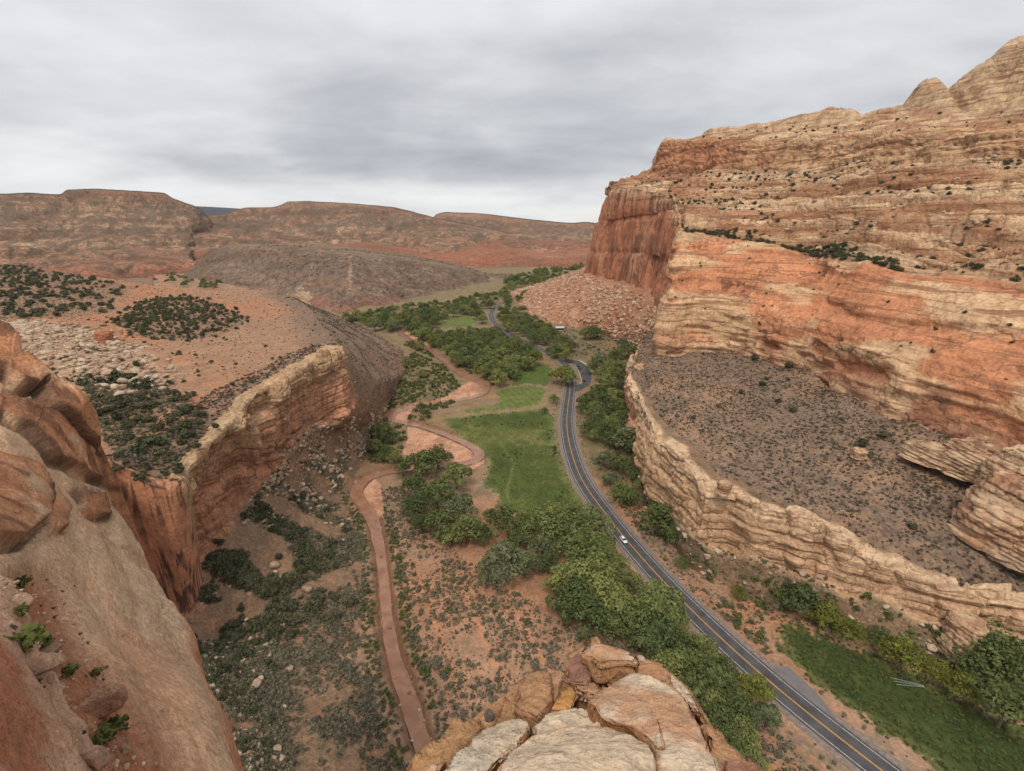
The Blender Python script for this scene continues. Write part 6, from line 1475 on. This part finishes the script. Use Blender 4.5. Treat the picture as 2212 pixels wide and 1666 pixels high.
for x, y, w, k in ((821, 926, 50, 'dark'), (846, 940, 40, 'dark'), (808, 958, 36, 'green'), (836, 975, 44, 'dark'), (850, 985, 36, 'green'), (909, 878, 28, 'dark'), (923, 892, 24, 'dark'), (881, 780, 30, 'green'), (912, 806, 26, 'green'), (1000, 760, 30, 'green'), (935, 825, 22, 'green')):
    tree(x, y, w, k, {'dark': 'dark riverside tree on the outside of the river bend', 'green': 'green riverside tree near the river bend'}[k], GR + ': ' + k)
for x, y, w, k in ((1213, 735, 46, 'dark'), (1283, 714, 52, 'dark'), (1357, 752, 52, 'dark'), (1195, 720, 40, 'dark'), (1265, 716, 30, 'green'), (1235, 745, 34, 'dark'), (1345, 738, 30, 'grey')):
    tree(x, y, w, k, {'dark': 'dark scrubby tree on the flat below the talus cone', 'green': 'green scrubby tree on the flat below the talus cone', 'grey': 'grey scrubby tree on the flat below the talus cone'}[k], 'trees below the talus cone: ' + k)

number_grove(GA, 'in the grove by the river bend', 'cottonwood'); number_grove(GB, 'in the near grove left of the road', 'cottonwood'); number_grove(GC, 'between road and pale cliff', 'tree')
number_grove(GR, 'along the far river bank', 'tree'); number_grove('trees below the talus cone', 'on the flat below the talus cone', 'scrubby tree')
def woods():
    polys = [[(740, 686), (800, 668), (860, 662), (950, 652), (1040, 636), (1100, 618), (1160, 640), (1120, 655), (1082, 652), (1048, 668), (1044, 690), (1010, 676), (965, 682), (935, 702), (950, 716), (905, 728), (865, 708), (800, 700)],
             [(885, 736), (950, 718), (1040, 708), (1058, 700), (1100, 728), (1140, 748), (1182, 768), (1165, 780), (1122, 798), (1080, 812), (1040, 812), (1000, 790), (965, 766)],
             [(1072, 694), (1082, 668), (1110, 654), (1135, 668), (1185, 708), (1180, 740), (1140, 735), (1100, 712)],
             [(1080, 604), (1160, 584), (1262, 572), (1262, 588), (1236, 600), (1190, 618), (1110, 622)],
             [(1178, 755), (1205, 745), (1225, 752), (1222, 768), (1200, 764)],
             [(330, 605), (370, 590), (400, 598), (480, 612), (470, 622), (360, 618)]]
    todo = []
    for pi, q in enumerate(polys):
        pa = np.array(q, float); want = (210, 150, 60, 120, 9, 30)[pi]; placed = []; tries = 0
        while len(placed) < want and tries < 6000:
            tries += 1
            c = rng.uniform(pa.min(0), pa.max(0))
            if not inside(c[None], pa)[0]: continue
            P = Z(c[0], c[1], 6.0); slant = np.linalg.norm(P - [0, 0, CAMH])
            W = rng.uniform(10, 21) * (1.25 if pi == 3 else 1)
            if dist_line(P[None, :2], ROAD_D)[0] < 2.5 + W * .12 or dist_line(P[None, :2], RIVER_D)[0] < 6 + W * .2: continue
            if in_any(P[None, :2], (FIELD_FAR, FIELD_ORCH, FIELD_UPPER))[0]: continue
            if any(np.hypot(P[0] - a[0], P[1] - a[1]) < (W + a[2]) * .24 for a in placed): continue
            placed.append((P[0], P[1], W)); k = rng.choice(['green', 'dark', 'grey', 'yellow'], p=[.46, .38, .10, .06])
            todo.append((W / slant, c[0], c[1], W * FPX / slant, k, P, W))
    todo.sort(key=lambda t: -t[0]); first = {}
    for s, x, y, w, k, P, W in todo[:172]:
        t = tree(x, y, w, k, LD[k], GD + ': ' + k); first.setdefault(k, t)
    kinds = [k for k in ('green', 'dark', 'grey', 'yellow') if k in first]
    src = [[c for c in first[k].children if c.name.startswith('crown')][0] for k in kinds]
    rest = [t for t in todo[172:] if t[4] in kinds]
    P = np.array([np.r_[t[5][:2], -.3] for t in rest]); S = np.array([t[6] / 1.06 for t in rest])
    gn_scatter('treeline', 'far cottonwood wood that reads as one green mass up the valley', P, S * .95, rng.uniform(0, 6.28, len(P)), np.array([kinds.index(t[4]) for t in rest]), src)
woods()

# ------------------------------------------------------------------ pinnacle, free standing rocks
def lathe_rock(name, label, px, py, zb, hh, rad, seed, cols, mat, nu=90, nv=70, lean=(0, 0), bulge=.12, P=None, mound=False):
    B = Z(px, py, zb) if P is None else P
    th = np.linspace(0, 2 * np.pi, nu, endpoint=False); v = np.linspace(0, 1, nv)
    prof = np.interp(v, [0, .15, .4, .6, .8, .92, 1], [1.25, 1.15, 1.04, .92, .74, .5, .04] if mound else [1.05, 1.0, .92, 1.0, .95, .7, .05])
    rr = rad * prof[:, None] * (1 + 0 * th[None])
    G = np.stack([B[0] + rr * np.cos(th) + (lean[0] * v * hh)[:, None], B[1] + rr * np.sin(th) + (lean[1] * v * hh)[:, None], B[2] - .5 + (hh + .5) * v[:, None] + 0 * rr], -1)
    n = np.stack([np.cos(th)[None] + 0 * rr, np.sin(th)[None] + 0 * rr, 0 * rr + .2], -1)
    tilt = G.copy(); tilt[..., 2] += .35 * (G[..., 0] - B[0])
    a, e, k = blocks(tilt, th[None] * rad + 0 * rr, hh * .12, rad * .9, seed)
    d = rad * (.35 * fbm(G, rad * 1.3, 4, seed) + bulge * 2 * (a - .5) + .08 * (e - .8) + .12 * fbm(G, rad * .3, 3, seed + 1))
    G = G + n * (d * sst(1.0, .9, v)[:, None] + 0)[..., None]
    n2 = fbm(G, rad, 4, seed + 2); c = mixc(C3(*cols[0], G), cols[1], sst(-.1, .4, n2))
    i = np.arange(nv * nu).reshape(nv, nu); F = np.stack([i[:-1], np.roll(i[:-1], -1, 1), np.roll(i[1:], -1, 1), i[1:]], -1).reshape(-1, 4)
    o = link(name, mesh_np(name, G.reshape(-1, 3), F, mat, c.reshape(-1, 3))); tag(o, label, 'rock'); return o
CRM = ((.50, .385, .27), (.42, .29, .195))
lathe_rock('rock_pinnacle', 'stubby cream pinnacle standing free of the low pale cliff', 2068, 1405, 5, 14, 5.0, 901, CRM, M['rim'])
lathe_rock('boulder', 'pale boulder fallen beside the yellow green bushes', 1856, 1335, 4, 5.5, 2.6, 903, CRM, M['rim'])
def bench_rock(label, px, py, z, h, r, seed, cols=CRM, mat=None, **k):
    P = Z(px, py, z); lathe_rock('rock_outcrop', label, 0, 0, 0, h, r, seed, cols, mat or M['rim'], P=P, **k)
bench_rock('tall rounded cream pillar at the right edge below the orange wall', 2176, 985, 42, 30, 5.5, 911, ((.47, .32, .21), (.42, .22, .14)), M['massif'], lean=(.05, 0))
bench_rock('layered white outcrop with a red base at the right edge of the bench', 2160, 1160, 32, 24, 13, 915, ((.50, .39, .28), (.44, .27, .18)), M['massif'], bulge=.07, mound=True)
bench_rock('broken white ledge above the layered outcrop', 2110, 1015, 42, 12, 12, 917, CRM, M['massif'], bulge=.08, mound=True)
bench_rock('low white ledge in the scrub of the bench', 2020, 990, 43, 6, 9, 919, CRM, M['massif'], bulge=.1, mound=True)
bench_rock('white rounded hump between the pillar and the layered outcrop', 2195, 1080, 40, 22, 10, 935, CRM, M['massif'], bulge=.07, mound=True)
bench_rock('pale ramp of rock below the layered outcrop at the right edge', 2205, 1200, 30, 12, 9, 937, ((.50, .38, .27), (.46, .28, .19)), M['massif'], bulge=.06, mound=True)
bench_rock('small white rock rising from the scrub', 1855, 985, 41, 3.5, 3.2, 921, CRM, M['rim'])
bench_rock('isolated cream stub behind the notch of the pale rim', 1562, 1062, 38, 4.5, 2.6, 923, CRM, M['rim'])
bench_rock('big cream block on the far corner of the pale rim', 1392, 812, 31, 9, 8.5, 925, ((.52, .385, .26), (.47, .31, .20)), M['rim'], bulge=.10)
bench_rock('square red boulder in the rubble field on the bench', 228, 745, 69, 9, 4.2, 927, ((.36, .165, .10), (.28, .125, .08)), M['boulder'], bulge=.06)
o = link('boulder', ico_rock('boulder', M['slab'], 931, 4, 9, .04, .7, .25, ((.36, .23, .16), (.30, .165, .11))), loc=snap(SG, 212, 1530) + [0, 0, .3], scale=(1.5, 1.2, 1.5), rot=(.2, -.3, .5)); tag(o, 'large tan angular boulder resting in the red dirt gully', 'boulder')
for i, (x, y, s, lb) in enumerate(((100, 1412, .8, 'grey split boulder below the upper gully bushes'), (85, 1440, .8, 'brown boulder under the split boulder in the gully'), (45, 1300, .6, 'grey stones block beside the rock rib at the top of the gully'), (200, 1640, .7, 'white rounded boulder at the bottom edge of the gully'), (270, 1620, .4, 'long pale stone lying by the lower gully bush'))):
    o = link('boulder', ico_rock('boulder', M['slab'], 940 + i, 4, 8, .04, .7, .25, ((.37, .27, .20), (.30, .2, .15))), loc=snap(SG, x, y) + [0, 0, .15], scale=(s * 1.2, s, s), rot=(.1, .2, i)); tag(o, lb, 'boulder')

for x, y, s, lb in ((823, 1203, 1.0, 'dark flat rock in midstream below the rapids'), (841, 1357, .9, 'dark rock in the river beside the lone green bush'), (884, 1497, .7, 'dark rock at the right bank of the lower river'), (812, 1125, .6, 'small rock in the riffle of the river'), (800, 1105, .5, 'pebbly rock at the head of the straight river reach')):
    o = link('river_rock', ico_rock('river_rock', M['slab'], 960 + int(x), 3, 6, .05, .5, .25, ((.15, .105, .085), (.22, .15, .12))), loc=Z(x, y, -1.05), scale=(s, s * .7, s)); tag(o, lb, 'rock')
# ------------------------------------------------------------------ power poles
def pole(px, py, h, label):
    P = snap(LG, px, py); t = empty('utility_pole', P)
    V, F = tube([(0, 0, -.5), (0, 0, h * .5), (0, 0, h)], [.17, .14, .11], 8); link('post', mesh_np('post', V, F, M['pole']), t)
    V, F = tube([(-1.1, 0, h - .7), (1.1, 0, h - .7)], [.07, .07], 5); link('crossarm', mesh_np('crossarm', V, F, M['pole']), t)
    for q in (-1, 1):
        V, F = tube([(q, 0, h - .66), (q, 0, h - .42)], [.06, .05], 6); link('insulator', mesh_np('insulator', V, F, M['pole']), t)
    tag(t, label, 'utility pole')
M['pole'] = mat_plain('weathered_pole', (.075, .055, .042), .9)
pole(719, 1054, 10.5, 'thin wooden power pole nearest on the talus'); pole(755, 967, 10, 'middle wooden power pole above the riverside trees'); pole(814, 897, 10, 'farthest wooden power pole by the river bend')

# ------------------------------------------------------------------ vehicles
M['car_white'] = mat_plain('white_car_paint', (.80, .81, .82), .3); M['car_dark'] = mat_plain('dark_car_paint', (.035, .04, .05), .25); M['car_grey'] = mat_plain('grey_car_paint', (.16, .17, .18), .3)
M['glass'] = mat_plain('car_glass', (.02, .025, .03), .08); M['rubber'] = mat_plain('tyre_rubber', (.02, .02, .02), .8); M['rimm'] = mat_plain('wheel_rim', (.4, .4, .42), .35, .8); M['lamp'] = mat_plain('headlamp', (.7, .7, .7), .15); M['tail'] = mat_plain('tail_lamp', (.35, .02, .02), .2)
def section_body(secs, name, mat):
    """loft of rounded cross sections (x, half width, z low, z high)"""
    V, F = [], []; k = 12
    for x, w, z0, z1 in secs:
        for j in range(k):
            a = 2 * math.pi * (j + .5) / k; c, s = math.cos(a), math.sin(a)
            V.append((x, w * np.sign(c) * abs(c) ** .35, (z0 + z1) / 2 + (z1 - z0) / 2 * np.sign(s) * abs(s) ** .35))
    for i in range(len(secs) - 1):
        for j in range(k): F.append((i * k + j, i * k + (j + 1) % k, (i + 1) * k + (j + 1) % k, (i + 1) * k + j))
    n = len(V); V.append((secs[0][0], 0, (secs[0][2] + secs[0][3]) / 2)); V.append((secs[-1][0], 0, (secs[-1][2] + secs[-1][3]) / 2))
    T = [(j, n, (j + 1) % k, j) for j in range(0)]
    me = bpy.data.meshes.new(name); b = (len(secs) - 1) * k
    me.from_pydata([tuple(map(float, v)) for v in V], [], [tuple(f) for f in F] + [(n, (j + 1) % k, j) for j in range(k)] + [(n + 1, b + j, b + (j + 1) % k) for j in range(k)])
    me.materials.append(mat); me.polygons.foreach_set('use_smooth', [True] * len(me.polygons)); me.update(); return me
def car(label, P, rz, paint, rack=False):
    t = empty('parked_car' if not rack else 'car', P, rz)
    link('body', section_body([(-2.28, .70, .45, .80), (-2.2, .86, .36, .98), (-1.5, .92, .30, 1.03), (0, .94, .28, 1.02), (.9, .93, .28, 1.0), (1.7, .90, .32, .93), (2.2, .82, .36, .80), (2.32, .68, .45, .70)], 'body', paint), t)
    link('cabin', section_body([(-2.05, .66, .90, 1.15), (-1.75, .74, .90, 1.52), (-.8, .76, .90, 1.66), (.2, .75, .90, 1.63), (.55, .72, .90, 1.45), (1.12, .68, .88, 1.02)], 'cabin', M['glass']), t)
    link('roof', section_body([(-1.8, .64, 1.50, 1.60), (-.9, .70, 1.62, 1.70), (.05, .68, 1.60, 1.67), (.3, .62, 1.52, 1.60)], 'roof', paint), t)
    for x in (-1.42, 1.42):
        for y in (-.86, .86):
            V, F = tube([(0, -.11, 0), (0, .11, 0)], [.34, .34], 14); w = link('wheel', None, t, (x, y, .34))
            V2 = V.copy(); link('tyre', mesh_np('tyre', V, F, M['rubber']), w)
            V, F = tube([(0, -.125, 0), (0, -.12, 0), (0, .12, 0), (0, .125, 0)], [.02, .2, .2, .02], 12); link('rim', mesh_np('rim', V, F, M['rimm']), w)
    for y in (-.62, .62):
        link('headlight', section_body([(2.16, .16, .62, .76), (2.30, .12, .62, .72)], 'headlight', M['lamp']), t, (0, y, 0))
        link('tail_light', section_body([(-2.30, .10, .70, .9), (-2.22, .12, .70, .92)], 'tail_light', M['tail']), t, (0, y, 0))
    if rack:
        for y in (-.55, .55):
            V, F = tube([(-1.5, y, 1.74), (-.1, y, 1.72)], [.03, .03], 5); link('roof_rail', mesh_np('roof_rail', V, F, M['glass']), t)
    tag(t, label, 'car'); return t
def road_dir(P):
    i = int(np.argmin(((ROAD - P[:2]) ** 2).sum(1))); d = ROAD[min(i + 1, len(ROAD) - 1)] - ROAD[max(i - 1, 0)]; return math.atan2(d[1], d[0]), i
P = Z(1350, 1172, .1); a, i = road_dir(P); t_ = np.array([math.cos(a), math.sin(a)]); left = np.array([-t_[1], t_[0]])
car('white car with roof rails driving down the near road', np.r_[ROAD[i] + left * 1.75, .08], a + math.pi, M['car_white'], True)
for (x, y, lb, m, rz) in ((1248.5, 793, 'dark car parked farthest in the curved pullout', 'car_dark', 2.25), (1251.7, 798.7, 'dark car parked second from the far end of the pullout', 'car_dark', 2.2), (1256.5, 806.5, 'dark car parked third in the row of the pullout', 'car_grey', 2.1), (1261.5, 823.5, 'dark car parked alone at the near end of the pullout', 'car_dark', 1.75)):
    car(lb, Z(x, y, .08), rz, M[m])
car('white vehicle half hidden by trees in front of the picnic shelter', Z(1172, 714, 0), .4, M['car_white']); car('white vehicle parked at the end of the shelter drive', Z(1179.5, 719, 0), 1.2, M['car_white'])

# ------------------------------------------------------------------ picnic shelter
def shelter():
    B = Z(1209, 712, 0); t = empty('picnic_shelter', B, .06)
    def box(name, x0, x1, y0, y1, z0, z1, m, par=t):
        V = [(x, y, z) for x in (x0, x1) for y in (y0, y1) for z in (z0, z1)]
        F = [(0, 1, 3, 2), (4, 6, 7, 5), (0, 4, 5, 1), (2, 3, 7, 6), (0, 2, 6, 4), (1, 5, 7, 3)]
        me = bpy.data.meshes.new(name); me.from_pydata(V, [], F); me.materials.append(m); me.update(); return link(name, me, par)
    wall, roof, wood = mat_plain('shelter_wall', (.17, .125, .095), .9, vary=.2), mat_plain('metal_roof', (.44, .52, .53), .45, .2, vary=.08, scale=2), mat_plain('shelter_post', (.14, .10, .075), .9)
    box('wall', -5.2, 5.2, .4, 4.2, 0, 3.0, wall)
    for x in (-5.4, -1.8, 1.8, 5.4): box('post', x - .12, x + .12, -3.4, -3.15, 0, 2.7, wood)
    w = 6.2; V = [(-w, -4, 2.75), (w, -4, 2.75), (w, .6, 4.4), (-w, .6, 4.4), (-w, 5, 2.75), (w, 5, 2.75)]
    V += [(x, y, z - .16) for x, y, z in V]
    F = [(0, 1, 2, 3), (3, 2, 5, 4), (6, 9, 8, 7), (9, 10, 11, 8), (0, 6, 7, 1), (4, 5, 11, 10), (0, 3, 9, 6), (3, 4, 10, 9), (1, 7, 8, 2), (2, 8, 11, 5)]
    me = bpy.data.meshes.new('roof'); me.from_pydata(V, [], F); me.materials.append(roof); me.update(); r = link('roof', me, t)
    for i in range(11): x = -w + .4 + i * (2 * w - .8) / 10; V, F = tube([(x, -3.95, 2.80), (x, .6, 4.44)], [.05, .05], 4); link('seam', mesh_np('seam', V, F, roof), r)
    box('door', -.6, .4, .34, .40, 0, 2.1, wood)
    tag(t, 'picnic shelter with a pale metal roof below the red talus', 'building')
shelter()
# irrigation pipes left in the grass
t = empty('pipe_bundle', Z(1960, 1478, .0))
for i in range(3):
    V, F = tube([(-4.2, 1.6 - 1.2 * i, .85), (3.8, -1.2 - .25 * i, .8)], [.04, .04], 6); link('pipe', mesh_np('pipe', V, F, mat_plain('aluminium_pipe', (.62, .66, .64), .4, .3)), t)
tag(t, 'pale irrigation pipes lying in the dark green field', 'pipes')

# ------------------------------------------------------------------ thin valley haze
def haze():
    V = [(x, y, z) for x in (-13500, 13500) for y in (-2500, 15500) for z in (-60, 760)]
    F = [(0, 1, 3, 2), (4, 6, 7, 5), (0, 4, 5, 1), (2, 3, 7, 6), (0, 2, 6, 4), (1, 5, 7, 3)]
    me = bpy.data.meshes.new('haze'); me.from_pydata(V, [], F); me.update()
    m = bpy.data.materials.new('haze'); m.use_nodes = True; nt = m.node_tree; nt.nodes.clear()
    out = nt.nodes.new('ShaderNodeOutputMaterial'); v = nt.nodes.new('ShaderNodeVolumePrincipled')
    v.inputs['Color'].default_value = (.86, .90, .96, 1); v.inputs['Density'].default_value = HAZE
    nt.links.new(v.outputs[0], out.inputs['Volume']); me.materials.append(m)
    o = link('haze', me); tag(o, 'thin haze in the valley air', kind='stuff')
HAZE = .000018
haze()
